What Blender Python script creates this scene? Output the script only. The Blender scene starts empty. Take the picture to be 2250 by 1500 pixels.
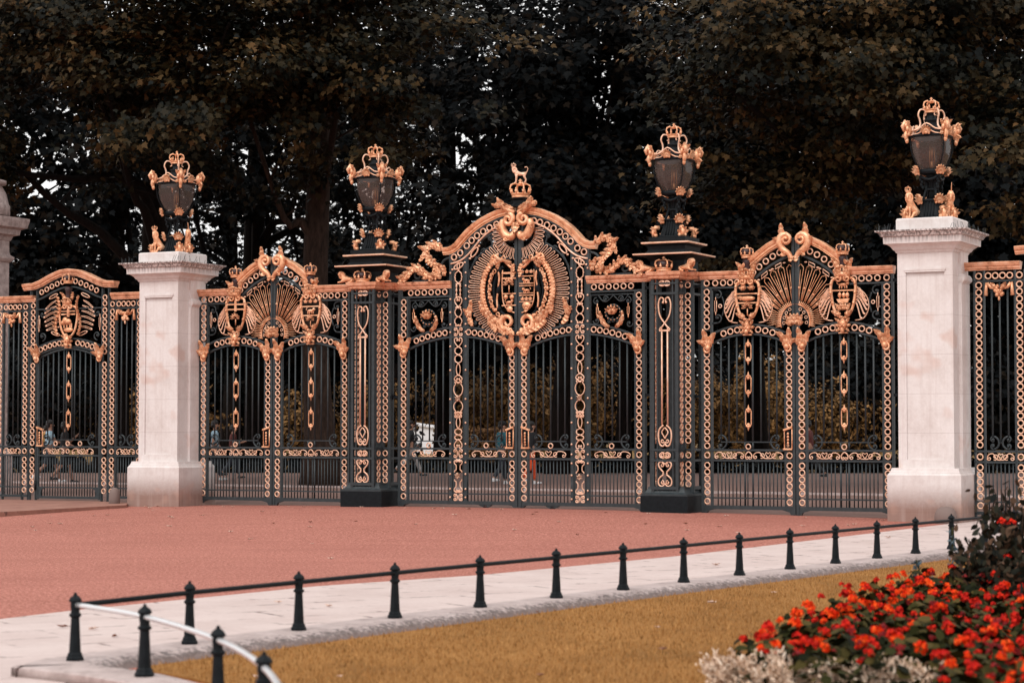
import bpy, bmesh, math, random
import numpy as np
from mathutils import Vector, Matrix
R = math.radians
PI = math.pi
random.seed(7)
scene = bpy.context.scene
col = scene.collection
CZ = 1.65

# ------------------------------------------------------------------ mesh helpers
class MB:
    """collects shapes; build() links them as ONE mesh object"""
    def __init__(s):
        s.v = []; s.f = []; s.sm = []
    def add(s, vs, fs, smooth=False):
        o = len(s.v)
        s.v.extend([tuple(p) for p in vs])
        s.f.extend([tuple(i + o for i in f) for f in fs])
        s.sm.extend([smooth] * len(fs))
    def box(s, x0, x1, y0, y1, z0, z1):
        if x0 > x1: x0, x1 = x1, x0
        vs = [(x, y, z) for z in (z0, z1) for y in (y0, y1) for x in (x0, x1)]
        s.add(vs, [(0, 2, 3, 1), (4, 5, 7, 6), (0, 1, 5, 4), (2, 6, 7, 3), (0, 4, 6, 2), (1, 3, 7, 5)])
    def tube(s, pts, r, seg=6, closed=False, yscale=1.0):
        pts = [Vector(p) for p in pts]
        n = len(pts)
        rs = r if isinstance(r, (list, tuple)) else [r] * n
        vs = []
        prev = None
        for i, p in enumerate(pts):
            if closed:
                t = pts[(i + 1) % n] - pts[i - 1]
            else:
                t = pts[min(i + 1, n - 1)] - pts[max(i - 1, 0)]
            if t.length < 1e-9: t = Vector((0, 0, 1))
            t.normalize()
            if prev is None:
                a = Vector((0, 1, 0)) if abs(t.y) < 0.9 else Vector((1, 0, 0))
            else:
                a = prev
            b = t.cross(a)
            if b.length < 1e-6:
                a = Vector((1, 0, 0)); b = t.cross(a)
            b.normalize()
            a = b.cross(t).normalized()
            prev = a
            for k in range(seg):
                w = 2 * PI * (k + 0.5) / seg
                vs.append(p + a * (math.cos(w) * rs[i] * yscale) + b * (math.sin(w) * rs[i]))
        fs = []
        m = n if closed else n - 1
        for i in range(m):
            j = (i + 1) % n
            for k in range(seg):
                l = (k + 1) % seg
                fs.append((i * seg + k, i * seg + l, j * seg + l, j * seg + k))
        if not closed:
            fs.append(tuple(range(seg - 1, -1, -1)))
            fs.append(tuple((n - 1) * seg + k for k in range(seg)))
        s.add(vs, fs, seg > 4)
    def ring(s, c, Rr, r, n=20, m=6, ydepth=1.4):
        """torus facing front (axis y)"""
        vs = []; fs = []
        for i in range(n):
            a = 2 * PI * i / n
            for k in range(m):
                b = 2 * PI * k / m
                q = Rr + r * math.cos(b)
                vs.append((c[0] + q * math.cos(a), c[1] + r * ydepth * math.sin(b), c[2] + q * math.sin(a)))
        for i in range(n):
            j = (i + 1) % n
            for k in range(m):
                l = (k + 1) % m
                fs.append((i * m + k, j * m + k, j * m + l, i * m + l))
        s.add(vs, fs, True)
    def ell(s, c, rx, ry, rz, n=8, m=6, M=None):
        vs = []; fs = []
        for i in range(1, m):
            a = PI * i / m
            for k in range(n):
                b = 2 * PI * k / n
                p = Vector((rx * math.sin(a) * math.cos(b), ry * math.sin(a) * math.sin(b), rz * math.cos(a)))
                if M is not None: p = M @ p
                vs.append((c[0] + p.x, c[1] + p.y, c[2] + p.z))
        top = Vector((0, 0, rz)); bot = Vector((0, 0, -rz))
        if M is not None: top = M @ top; bot = M @ bot
        t = len(vs); vs.append(Vector(c) + top); vs.append(Vector(c) + bot)
        for i in range(m - 2):
            for k in range(n):
                l = (k + 1) % n
                fs.append((i * n + k, i * n + l, (i + 1) * n + l, (i + 1) * n + k))
        for k in range(n):
            l = (k + 1) % n
            fs.append((t, l, k)); fs.append((t + 1, (m - 2) * n + k, (m - 2) * n + l))
        s.add(vs, fs, True)
    def loft(s, prof, c=(0, 0, 0), n=16, p=2.0, smooth=True, rot=0.0, sx=1, sy=1):
        """prof: (half width, z) rings of a superellipse with exponent p (2 round, 30 square)"""
        vs = []; fs = []
        for (r, z) in prof:
            for k in range(n):
                a = 2 * PI * (k + 0.5) / n
                ca, sa = math.cos(a), math.sin(a)
                q = (abs(ca) ** p + abs(sa) ** p) ** (-1.0 / p)
                x, y = r * q * ca * sx, r * q * sa * sy
                vs.append((c[0] + x * math.cos(rot) - y * math.sin(rot), c[1] + x * math.sin(rot) + y * math.cos(rot), c[2] + z))
        for i in range(len(prof) - 1):
            for k in range(n):
                l = (k + 1) % n
                fs.append((i * n + k, i * n + l, (i + 1) * n + l, (i + 1) * n + k))
        fs.append(tuple(range(n - 1, -1, -1)))
        fs.append(tuple((len(prof) - 1) * n + k for k in range(n)))
        s.add(vs, fs, smooth)
    def square(s, prof, c=(0, 0, 0), sx=1, sy=1, ex=0.0, ey=0.0):
        """stack of square sections: sharp moulded block; ex/ey extra half sizes"""
        vs = []; fs = []
        for (r, z) in prof:
            for (a, b) in ((-1, -1), (1, -1), (1, 1), (-1, 1)):
                vs.append((c[0] + a * (r * sx + ex), c[1] + b * (r * sy + ey), c[2] + z))
        for i in range(len(prof) - 1):
            for k in range(4):
                l = (k + 1) % 4
                fs.append((i * 4 + k, i * 4 + l, (i + 1) * 4 + l, (i + 1) * 4 + k))
        fs.append((3, 2, 1, 0)); q = (len(prof) - 1) * 4; fs.append((q, q + 1, q + 2, q + 3))
        s.add(vs, fs)
    def sweep(s, path, sec, smooth=False):
        """sweep a closed section [(normal offset, y)] along an x-z path"""
        n = len(path); m = len(sec); vs = []; fs = []
        for i, (x, z) in enumerate(path):
            x0, z0 = path[max(i - 1, 0)]; x1, z1 = path[min(i + 1, n - 1)]
            t = Vector((x1 - x0, z1 - z0)).normalized()
            nx, nz = -t.y, t.x
            if nz < 0: nx, nz = -nx, -nz
            for (a, b) in sec:
                vs.append((x + nx * a, b, z + nz * a))
        for i in range(n - 1):
            for k in range(m):
                l = (k + 1) % m
                fs.append((i * m + k, i * m + l, (i + 1) * m + l, (i + 1) * m + k))
        fs.append(tuple(range(m))); fs.append(tuple((n - 1) * m + k for k in range(m - 1, -1, -1)))
        s.add(vs, fs, smooth)
    def prism(s, poly, y0, y1):
        n = len(poly)
        vs = [(x, y0, z) for x, z in poly] + [(x, y1, z) for x, z in poly]
        fs = [tuple(range(n)), tuple(range(2 * n - 1, n - 1, -1))]
        for k in range(n):
            l = (k + 1) % n
            fs.append((k, l, n + l, n + k))
        s.add(vs, fs)
    def leaf(s, base, ang, L, W, y=0.0, curl=0.1, lobes=4, th=0.015, bend=0.0):
        """lobed acanthus leaf in relief; grows from base (x,z) along ang, tip curls to the front"""
        nu, nw = 3 * lobes + 1, 5
        vs = []; fs = []
        x, z = base; a = ang; st = L / (nu - 1)
        for side in (0, 1):
            x, z = base; a = ang
            for i in range(nu):
                u = i / (nu - 1)
                w = W * (math.sin(PI * min(1, 0.12 + u * 0.86)) ** 0.7) * (0.72 + 0.38 * abs(math.sin(PI * u * lobes)))
                d = Vector((math.cos(a), math.sin(a))); nn = Vector((-d.y, d.x))
                for k in range(nw):
                    q = (k / (nw - 1) - 0.5) * 2
                    yy = y - curl * u ** 2.5 - 0.03 * (1 - abs(q)) - 0.018 * math.cos(q * PI * 2) + (th if side else 0) + 0.012 * math.sin(u * lobes * 2 * PI)
                    vs.append((x + nn.x * q * w - d.x * abs(q) * w * 0.35, yy, z + nn.y * q * w - d.y * abs(q) * w * 0.35))
                x += d.x * st; z += d.y * st; a += bend / nu
        N = nu * nw
        for i in range(nu - 1):
            for k in range(nw - 1):
                q = i * nw + k
                fs.append((q, q + 1, q + nw + 1, q + nw)); fs.append((N + q, N + q + nw, N + q + nw + 1, N + q + 1))
        edge = [i * nw for i in range(nu)] + [(nu - 1) * nw + k for k in range(1, nw)] + [i * nw + nw - 1 for i in range(nu - 2, -1, -1)] + [k for k in range(nw - 2, 0, -1)]
        for i in range(len(edge)):
            p, q = edge[i], edge[(i + 1) % len(edge)]
            fs.append((p, q, N + q, N + p))
        s.add(vs, fs, True)
    def xform(s, M):
        s.v = [tuple(M @ Vector(p)) for p in s.v]
        return s
    def build(s, name, mat, parent=None, loc=(0, 0, 0), rz=0.0, recalc=True):
        me = bpy.data.meshes.new(name)
        me.from_pydata(s.v, [], s.f)
        me.polygons.foreach_set('use_smooth', s.sm)
        if recalc:
            b = bmesh.new(); b.from_mesh(me)
            bmesh.ops.recalc_face_normals(b, faces=b.faces)
            b.to_mesh(me); b.free()
        me.materials.append(mat)
        return link(name, me, parent, loc, rz)

def link(name, me, parent=None, loc=(0, 0, 0), rz=0.0):
    o = bpy.data.objects.new(name, me)
    o.location = loc; o.rotation_euler = (0, 0, rz)
    if parent is not None: o.parent = parent
    col.objects.link(o)
    return o

def tag(o, label=None, cat=None, group=None, kind=None):
    if label: o['label'] = label
    if cat: o['category'] = cat
    if group: o['group'] = group
    if kind: o['kind'] = kind
    return o

def thing(name, label, cat, loc=(0, 0, 0), rz=0.0, group=None):
    o = bpy.data.objects.new(name, None)
    o.empty_display_size = 0.2
    o.location = loc; o.rotation_euler = (0, 0, rz)
    col.objects.link(o)
    return tag(o, label, cat, group)

def copy_tree(o, parent=None):
    c = o.copy(); col.objects.link(c)
    if parent is not None: c.parent = parent
    for ch in list(o.children): copy_tree(ch, c)
    return c

def spiral(c, r0, r1, a0, turns, n=14):
    """points in x-z, radius r0 -> r1 starting at angle a0"""
    return [(c[0] + (r0 + (r1 - r0) * i / n) * math.cos(a0 + turns * 2 * PI * i / n),
             c[1] + (r0 + (r1 - r0) * i / n) * math.sin(a0 + turns * 2 * PI * i / n)) for i in range(n + 1)]

def xz(pts, y=0.0):
    return [(p[0], y, p[1]) for p in pts]

def smooth(pts, n=4):
    """Catmull-Rom through 2D or 3D points"""
    P = [Vector(p) for p in pts]; out = []
    for i in range(len(P) - 1):
        p0 = P[max(i - 1, 0)]; p1 = P[i]; p2 = P[i + 1]; p3 = P[min(i + 2, len(P) - 1)]
        for k in range(n):
            t = k / n
            out.append(tuple(0.5 * ((2 * p1) + (p2 - p0) * t + (2 * p0 - 5 * p1 + 4 * p2 - p3) * t * t + (3 * p1 - p0 - 3 * p2 + p3) * t ** 3)))
    out.append(tuple(P[-1]))
    return out

def skin(name, joints, edges, mat, parent=None, sub=1, loc=(0, 0, 0), rz=0.0):
    me = bpy.data.meshes.new(name)
    me.from_pydata([j[:3] for j in joints], edges, [])
    o = link(name, me, parent, loc, rz)
    o.modifiers.new('Skin', 'SKIN').use_smooth_shade = True
    for i, j in enumerate(joints):
        sv = me.skin_vertices[0].data[i]
        r = j[3]
        sv.radius = (r, r) if not isinstance(r, tuple) else r
        sv.use_root = (i == 0)
    if sub:
        m = o.modifiers.new('Sub', 'SUBSURF'); m.levels = sub; m.render_levels = sub
    me.materials.append(mat)
    return o

# ------------------------------------------------------------------ materials
def mat(name, base, rough=0.6, metal=0.0, spec=0.5):
    m = bpy.data.materials.new(name); m.use_nodes = True
    b = m.node_tree.nodes['Principled BSDF']
    b.inputs['Base Color'].default_value = (*base, 1)
    b.inputs['Roughness'].default_value = rough
    b.inputs['Metallic'].default_value = metal
    b.inputs['Specular IOR Level'].default_value = spec
    return m

class NT:
    def __init__(s, m):
        s.t = m.node_tree; s.n = s.t.nodes; s.b = s.n['Principled BSDF']
    def new(s, typ, **k):
        x = s.n.new(typ)
        for a, v in k.items(): setattr(x, a, v)
        return x
    def lk(s, a, b): s.t.links.new(a, b)
    def coord(s, out='Object', scale=(1, 1, 1)):
        c = s.new('ShaderNodeTexCoord'); mp = s.new('ShaderNodeMapping')
        mp.inputs['Scale'].default_value = scale
        s.lk(c.outputs[out], mp.inputs['Vector'])
        return mp.outputs['Vector']
    def noise(s, vec, scale, detail=4, rough=0.6):
        x = s.new('ShaderNodeTexNoise')
        x.inputs['Scale'].default_value = scale; x.inputs['Detail'].default_value = detail; x.inputs['Roughness'].default_value = rough
        s.lk(vec, x.inputs['Vector'])
        return x.outputs['Fac']
    def ramp(s, fac, stops):
        x = s.new('ShaderNodeValToRGB'); e = x.color_ramp.elements
        while len(e) < len(stops): e.new(0.5)
        for i, (p, c) in enumerate(stops):
            e[i].position = p; e[i].color = (*c, 1) if len(c) == 3 else c
        s.lk(fac, x.inputs['Fac'])
        return x.outputs['Color']
    def mix(s, fac, a, b, mode='MIX'):
        x = s.new('ShaderNodeMix', data_type='RGBA', blend_type=mode)
        if isinstance(fac, (int, float)): x.inputs[0].default_value = fac
        else: s.lk(fac, x.inputs[0])
        for i, v in ((6, a), (7, b)):
            if isinstance(v, tuple): x.inputs[i].default_value = (*v, 1)
            else: s.lk(v, x.inputs[i])
        return x.outputs[2]
    def math(s, op, a, b=0.0, clamp=False):
        x = s.new('ShaderNodeMath', operation=op); x.use_clamp = clamp
        for i, v in ((0, a), (1, b)):
            if isinstance(v, (int, float)): x.inputs[i].default_value = v
            else: s.lk(v, x.inputs[i])
        return x.outputs[0]
    def bump(s, h, strength=0.3, dist=0.02):
        x = s.new('ShaderNodeBump'); x.inputs['Strength'].default_value = strength; x.inputs['Distance'].default_value = dist
        s.lk(h, x.inputs['Height']); s.lk(x.outputs['Normal'], s.b.inputs['Normal'])
    def color(s, c): s.lk(c, s.b.inputs['Base Color'])
    def sep(s, vec):
        x = s.new('ShaderNodeSeparateXYZ'); s.lk(vec, x.inputs[0]); return x.outputs

M = {}
def plain(key, *a, **k): M[key] = mat(key, *a, **k)

# iron: painted, dusty and a little worn
m = M['iron'] = mat('iron', (0.035, 0.045, 0.05), 0.5); t = NT(m)
v = t.coord('Object'); n = t.noise(v, 9, 5)
t.color(t.ramp(n, [(0.3, (0.014, 0.022, 0.026)), (0.62, (0.026, 0.036, 0.041)), (0.8, (0.062, 0.072, 0.076))]))
t.bump(t.noise(v, 60, 3), 0.15, 0.005)
m = M['iron_dark'] = mat('iron_dark', (0.012, 0.016, 0.019), 0.55, spec=0.16); t = NT(m)
v = t.coord('Object'); t.color(t.ramp(t.noise(v, 14, 5), [(0.35, (0.004, 0.006, 0.008)), (0.75, (0.010, 0.014, 0.017))]))
t.bump(t.noise(v, 90, 3), 0.2, 0.004)
# gilding
def gold(key, a, b, c, metal=0.45, rough=0.42):
    m = M[key] = mat(key, b, rough, metal); t = NT(m)
    v = t.coord('Object'); n = t.noise(v, 7, 6, 0.7)
    cc = t.ramp(n, [(0.28, a), (0.5, b), (0.75, c)]); gr = t.noise(v, 28, 4, 0.75)
    t.color(t.mix(t.math('MULTIPLY', t.math('SUBTRACT', gr, 0.55), 4.0, True), cc, t.mix(0.6, cc, a)))
    t.bump(t.noise(v, 38, 4, 0.7), 0.4, 0.012)
gold('gold', (0.28, 0.085, 0.035), (0.92, 0.46, 0.25), (0.99, 0.72, 0.50), 0.4, 0.33)
gold('gold_pale', (0.62, 0.31, 0.18), (0.90, 0.56, 0.39), (0.95, 0.70, 0.56), 0.3, 0.36)
gold('gold_rail', (0.22, 0.065, 0.027), (0.84, 0.42, 0.25), (0.94, 0.60, 0.43), 0.35)
plain('maroon', (0.035, 0.012, 0.012), rough=0.5)
# stone with block joints, dirt streaks on ledges, brown rise near the ground
m = M['stone'] = mat('stone', (0.7, 0.6, 0.57), 0.85); t = NT(m)
v = t.coord('Object'); n1 = t.noise(v, 1.6, 6, 0.65); n2 = t.noise(v, 18, 5, 0.7)
c = t.ramp(n1, [(0.30, (0.60, 0.53, 0.505)), (0.52, (0.76, 0.715, 0.70)), (0.75, (0.82, 0.79, 0.785))])
c = t.mix(0.25, c, t.ramp(n2, [(0.3, (0.55, 0.47, 0.45)), (0.7, (0.85, 0.78, 0.76))]))
o = t.sep(v)
fr = t.math('FRACT', t.math('DIVIDE', t.math('ADD', o[2], 0.42), 0.66))
line = t.math('LESS_THAN', fr, 0.016)
c = t.mix(t.math('MULTIPLY', line, 0.28), c, (0.30, 0.22, 0.20))
low = t.math('MULTIPLY', t.math('SUBTRACT', 1.0, t.math('DIVIDE', o[2], t.math('ADD', 0.30, t.math('ADD', t.math('MULTIPLY', n1, 0.5), t.math('MULTIPLY', n2, 0.35))))), 1.7, True)
c = t.mix(t.math('MULTIPLY', low, 0.85, True), c, (0.22, 0.105, 0.07))
pv = t.coord('Object', (1.1, 1.1, 1.4)); pn = t.noise(pv, 1.3, 2)
c = t.mix(t.math('MULTIPLY', t.math('MULTIPLY', t.math('SUBTRACT', pn, 0.58), 9.0, True), 0.42), c, (0.60, 0.36, 0.28))
sv = t.coord('Object', (26, 26, 1.2)); sn = t.noise(sv, 1.0, 3, 0.6)
hi = t.math('MULTIPLY', t.math('MULTIPLY', t.math('SUBTRACT', o[2], 4.74), 6.0, True), t.math('LESS_THAN', o[2], 4.99))
st = t.math('MULTIPLY', t.math('MULTIPLY', hi, t.math('MULTIPLY', t.math('SUBTRACT', sn, 0.42), 7.0, True)), 0.85)
rs_ = t.noise(t.coord('Object', (9, 9, 0.35)), 1.0, 4, 0.65)
c = t.mix(t.math('MULTIPLY', t.math('SUBTRACT', rs_, 0.5), 1.6, True), c, (0.50, 0.40, 0.37))
c = t.mix(st, c, (0.13, 0.105, 0.10))
t.color(c); t.bump(n2, 0.25, 0.01)
m = M['stone_grey'] = mat('stone_grey', (0.36, 0.30, 0.28), 0.9); t = NT(m)
v = t.coord('Object'); n = t.noise(v, 8, 6, 0.7)
t.color(t.ramp(n, [(0.3, (0.24, 0.18, 0.17)), (0.6, (0.48, 0.39, 0.37)), (0.8, (0.60, 0.51, 0.49))])); t.bump(n, 0.3, 0.02)
# red tarmac
m = M['road'] = mat('road', (0.4, 0.13, 0.1), 0.9, spec=0.25); t = NT(m)
v = t.coord('Object'); g = t.noise(v, 26, 4, 0.85); big = t.noise(v, 0.35, 4, 0.6)
vs_ = t.coord('Object', (0.25, 1.6, 1)); streak = t.noise(vs_, 1.0, 4)
c = t.ramp(g, [(0.37, (0.165, 0.05, 0.038)), (0.5, (0.385, 0.138, 0.10)), (0.62, (0.66, 0.30, 0.235))])
c = t.mix(t.math('MULTIPLY', t.math('SUBTRACT', big, 0.35), 1.2, True), c, t.mix(0.5, c, (0.54, 0.21, 0.165)))
c = t.mix(t.math('MULTIPLY', t.math('SUBTRACT', streak, 0.48), 2.2, True), c, (0.33, 0.115, 0.088))
blot = t.noise(v, 0.16, 5, 0.6)
c = t.mix(t.math('MULTIPLY', t.math('SUBTRACT', blot, 0.5), 3.0, True), c, t.mix(0.55, c, (0.30, 0.10, 0.075)))
t.color(c); t.bump(g, 0.5, 0.012)
# pale flagstones
m = M['pavement'] = mat('pavement', (0.55, 0.44, 0.42), 0.8); t = NT(m)
v = t.coord('Object'); n1 = t.noise(v, 1.1, 5, 0.65); n2 = t.noise(v, 25, 4)
br = t.new('ShaderNodeTexBrick'); br.offset = 0.37
mp = t.new('ShaderNodeMapping'); mp.inputs['Rotation'].default_value = (0, 0, R(-33)); tc = t.new('ShaderNodeTexCoord')
t.lk(tc.outputs['Object'], mp.inputs['Vector'])
wob = t.new('ShaderNodeVectorMath', operation='MULTIPLY_ADD')
nv = t.new('ShaderNodeTexNoise'); nv.inputs['Scale'].default_value = 3.0; t.lk(mp.outputs[0], nv.inputs['Vector'])
t.lk(nv.outputs['Color'], wob.inputs[0]); wob.inputs[1].default_value = (0.04, 0.04, 0); t.lk(mp.outputs[0], wob.inputs[2])
t.lk(wob.outputs[0], br.inputs['Vector'])
for k_, v_ in (('Scale', 1.0), ('Mortar Size', 0.024), ('Mortar Smooth', 0.3), ('Bias', 0.0), ('Brick Width', 0.95), ('Row Height', 0.62)): br.inputs[k_].default_value = v_
br.inputs['Color1'].default_value = (0.56, 0.45, 0.425, 1); br.inputs['Color2'].default_value = (0.64, 0.525, 0.50, 1); br.inputs['Mortar'].default_value = (0.56, 0.45, 0.43, 1)
c = t.mix(0.5, br.outputs['Color'], t.ramp(n1, [(0.3, (0.47, 0.345, 0.31)), (0.6, (0.65, 0.53, 0.49))]))
gate_ = t.math('MULTIPLY', br.outputs['Fac'], t.math('MULTIPLY', t.math('SUBTRACT', t.noise(t.coord('Object', (1.0, 2.2, 1)), 1.6, 4, 0.7), 0.52), 14.0, True))
c = t.mix(t.math('MULTIPLY', gate_, 0.95), c, (0.10, 0.05, 0.04))
c = t.mix(0.15, c, t.ramp(n2, [(0.3, (0.35, 0.26, 0.24)), (0.7, (0.7, 0.6, 0.58))]))
t.color(c); t.bump(n2, 0.15, 0.01)
m = M['pavement_brown'] = mat('pavement_brown', (0.33, 0.17, 0.13), 0.85); t = NT(m)
v = t.coord('Object', (1, 1, 1)); n = t.noise(v, 2.2, 6, 0.7); w = t.noise(t.coord('Object', (0.5, 5, 1)), 1.2, 3)
c = t.ramp(n, [(0.3, (0.23, 0.10, 0.072)), (0.7, (0.39, 0.195, 0.145))])
c = t.mix(t.math('GREATER_THAN', w, 0.66), c, (0.15, 0.07, 0.055)); t.color(c)
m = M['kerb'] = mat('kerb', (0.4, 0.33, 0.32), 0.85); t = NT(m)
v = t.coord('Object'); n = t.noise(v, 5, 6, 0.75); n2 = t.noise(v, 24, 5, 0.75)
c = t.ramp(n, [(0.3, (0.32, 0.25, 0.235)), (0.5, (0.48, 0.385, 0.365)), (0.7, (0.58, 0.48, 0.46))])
at = t.new('ShaderNodeAttribute', attribute_name='edge')
moss = t.math('MULTIPLY', t.math('SUBTRACT', t.math('ADD', at.outputs['Fac'], t.math('MULTIPLY', n2, 1.5)), 1.30), 4.5, True)
c = t.mix(t.math('MULTIPLY', moss, 0.9), c, t.ramp(n, [(0.35, (0.035, 0.028, 0.026)), (0.65, (0.16, 0.13, 0.125))]))
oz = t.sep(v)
face_shade = t.math('MULTIPLY', t.math('SUBTRACT', t.math('SUBTRACT', 0.085, oz[2]), t.math('MULTIPLY', n, 0.05)), 22.0, True)  # shade of the kerb's upright face, painted into its colour
c = t.mix(t.math('MULTIPLY', face_shade, 0.8), c, (0.20, 0.145, 0.13))
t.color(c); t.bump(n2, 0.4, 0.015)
m = M['kerb_pale'] = mat('kerb_pale', (0.5, 0.42, 0.4), 0.85); t = NT(m)
v = t.coord('Object'); n = t.noise(v, 6, 6, 0.7)
t.color(t.ramp(n, [(0.3, (0.25, 0.18, 0.17)), (0.55, (0.50, 0.40, 0.38)), (0.75, (0.60, 0.50, 0.48))])); t.bump(n, 0.25, 0.01)
m = M['bark_dark'] = mat('bark_dark', (0.01, 0.008, 0.007), 0.95, spec=0.1); t = NT(m)
v = t.coord('Object', (5, 5, 1.2)); n = t.noise(v, 2.2, 5, 0.7)
t.color(t.ramp(n, [(0.3, (0.004, 0.0035, 0.0035)), (0.7, (0.018, 0.012, 0.010))]))
# dry golden lawn
m = M['lawn'] = mat('lawn', (0.26, 0.12, 0.03), 0.95, spec=0.1); t = NT(m)
v = t.coord('Object'); n1 = t.noise(v, 0.8, 5, 0.6); n2 = t.noise(t.coord('Object', (70, 24, 1)), 1.0, 3, 0.8)
c = t.ramp(n1, [(0.3, (0.21, 0.090, 0.024)), (0.5, (0.35, 0.158, 0.044)), (0.72, (0.46, 0.222, 0.070))])
c = t.mix(0.4, c, t.ramp(n2, [(0.3, (0.12, 0.055, 0.015)), (0.7, (0.44, 0.24, 0.085))]))
wear = t.noise(t.coord('Object', (0.5, 0.28, 1)), 1.3, 5, 0.65)
c = t.mix(t.math('MULTIPLY', t.math('SUBTRACT', wear, 0.5), 4.0, True), c, t.mix(0.6, c, (0.17, 0.085, 0.026))); t.color(c); t.bump(n2, 0.6, 0.02)
m = M['blade'] = mat('blade', (0.3, 0.15, 0.04), 0.8, spec=0.2); t = NT(m)
gn = t.new('ShaderNodeNewGeometry')
t.color(t.ramp(gn.outputs['Random Per Island'], [(0.0, (0.15, 0.07, 0.018)), (0.5, (0.35, 0.16, 0.045)), (1.0, (0.57, 0.31, 0.115))]))
# park ground
m = M['ground'] = mat('ground', (0.12, 0.075, 0.03), 0.95, spec=0.1); t = NT(m)
v = t.coord('Object'); n = t.noise(v, 0.12, 6, 0.7)
t.color(t.ramp(n, [(0.3, (0.11, 0.065, 0.028)), (0.6, (0.22, 0.135, 0.055)), (0.8, (0.30, 0.19, 0.08))]))
m = M['path'] = mat('path', (0.3, 0.19, 0.16), 0.9); t = NT(m)
v = t.coord('Object'); n = t.noise(v, 0.8, 6, 0.7); n2 = t.noise(v, 30, 3)
c = t.ramp(n, [(0.3, (0.15, 0.080, 0.064)), (0.7, (0.24, 0.135, 0.108))]); c = t.mix(0.3, c, t.ramp(n2, [(0.3, (0.11, 0.06, 0.05)), (0.7, (0.27, 0.17, 0.14))])); t.color(c)
m = M['soil'] = mat('soil', (0.03, 0.018, 0.012), 0.95); t = NT(m)
v = t.coord('Object'); t.color(t.ramp(t.noise(v, 12, 5), [(0.3, (0.012, 0.008, 0.006)), (0.7, (0.05, 0.03, 0.02))]))
m = M['bark'] = mat('bark', (0.07, 0.04, 0.028), 0.9, spec=0.15); t = NT(m)
v = t.coord('Object', (5, 5, 1.2)); n = t.noise(v, 2.2, 6, 0.75)
t.color(t.ramp(n, [(0.3, (0.012, 0.008, 0.0065)), (0.55, (0.045, 0.028, 0.021)), (0.75, (0.085, 0.052, 0.04))])); t.bump(n, 0.8, 0.05)
def leafmat(key, stops, rough=0.6, spec=0.18, tone=False):
    m = M[key] = mat(key, stops[0][1], rough, spec=spec); t = NT(m)
    if tone: t.color(t.ramp(t.new('ShaderNodeAttribute', attribute_name='tone').outputs['Fac'], stops)); return
    gn = t.new('ShaderNodeNewGeometry')
    t.color(t.ramp(gn.outputs['Random Per Island'], stops))
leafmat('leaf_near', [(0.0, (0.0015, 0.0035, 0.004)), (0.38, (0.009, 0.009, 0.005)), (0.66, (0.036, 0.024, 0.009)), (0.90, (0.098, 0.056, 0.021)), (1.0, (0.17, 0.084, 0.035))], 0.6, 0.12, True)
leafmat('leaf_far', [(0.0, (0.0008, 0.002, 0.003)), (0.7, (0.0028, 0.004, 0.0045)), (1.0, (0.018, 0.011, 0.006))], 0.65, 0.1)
leafmat('leaf_gold', [(0.0, (0.05, 0.028, 0.010)), (0.6, (0.17, 0.090, 0.030)), (1.0, (0.34, 0.18, 0.065))], 0.6, 0.15)
leafmat('leaf_hedge', [(0.0, (0.12, 0.06, 0.024)), (0.6, (0.24, 0.125, 0.055)), (1.0, (0.34, 0.18, 0.09))])
leafmat('leaf_plant', [(0.0, (0.008, 0.010, 0.004)), (0.5, (0.034, 0.034, 0.010)), (1.0, (0.085, 0.060, 0.018))], 0.7, 0.06)
leafmat('leaf_tall', [(0.0, (0.010, 0.013, 0.013)), (0.5, (0.024, 0.023, 0.014)), (1.0, (0.11, 0.058, 0.036))], 0.7, 0.07)
leafmat('leaf_silver', [(0.0, (0.46, 0.30, 0.20)), (0.5, (0.72, 0.53, 0.40)), (1.0, (0.84, 0.70, 0.57))], 0.7)
leafmat('petal_orange', [(0.0, (0.66, 0.022, 0.004)), (0.5, (0.86, 0.055, 0.006)), (1.0, (0.92, 0.12, 0.02))], 0.7, 0.08)
leafmat('petal_red', [(0.0, (0.32, 0.008, 0.008)), (0.5, (0.60, 0.018, 0.010)), (1.0, (0.74, 0.035, 0.010))], 0.7, 0.08)
leafmat('petal_dark', [(0.0, (0.10, 0.006, 0.008)), (0.6, (0.24, 0.010, 0.012)), (1.0, (0.40, 0.03, 0.025))], 0.6)
leafmat('salvia', [(0.0, (0.05, 0.08, 0.10)), (1.0, (0.14, 0.19, 0.22))], 0.7)
leafmat('litter', [(0.0, (0.25, 0.10, 0.05)), (0.5, (0.5, 0.28, 0.17)), (1.0, (0.72, 0.55, 0.45))], 0.7)
plain('stone_dark', (0.20, 0.145, 0.13), rough=0.9)
plain('litter_pale', (0.62, 0.44, 0.36), rough=0.7)
plain('litter_brown', (0.20, 0.075, 0.04), rough=0.7)
plain('skin', (0.46, 0.24, 0.16), rough=0.6)
plain('skin_tan', (0.30, 0.15, 0.10), rough=0.6)
plain('hair', (0.010, 0.007, 0.006), rough=0.5)
for k_, c_ in dict(blue=(0.36, 0.52, 0.62), black=(0.008, 0.009, 0.011), white=(0.72, 0.72, 0.73), grey=(0.38, 0.36, 0.35), teal=(0.02, 0.13, 0.17),
                   orange=(0.78, 0.10, 0.025), red=(0.10, 0.022, 0.018), navy=(0.015, 0.02, 0.03), ochre=(0.40, 0.22, 0.07), sneaker=(0.65, 0.64, 0.64)).items():
    plain('cloth_' + k_, c_, rough=0.8)
m = M['steel'] = mat('steel', (0.86, 0.86, 0.87), 0.28, 0.75); t = NT(m)
v = t.coord('Object'); n = t.noise(v, 6, 5); t.lk(t.math('ADD', 0.16, t.math('MULTIPLY', n, 0.35)), t.b.inputs['Roughness'])
plain('canvas', (0.80, 0.80, 0.82), rough=0.7)
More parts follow.
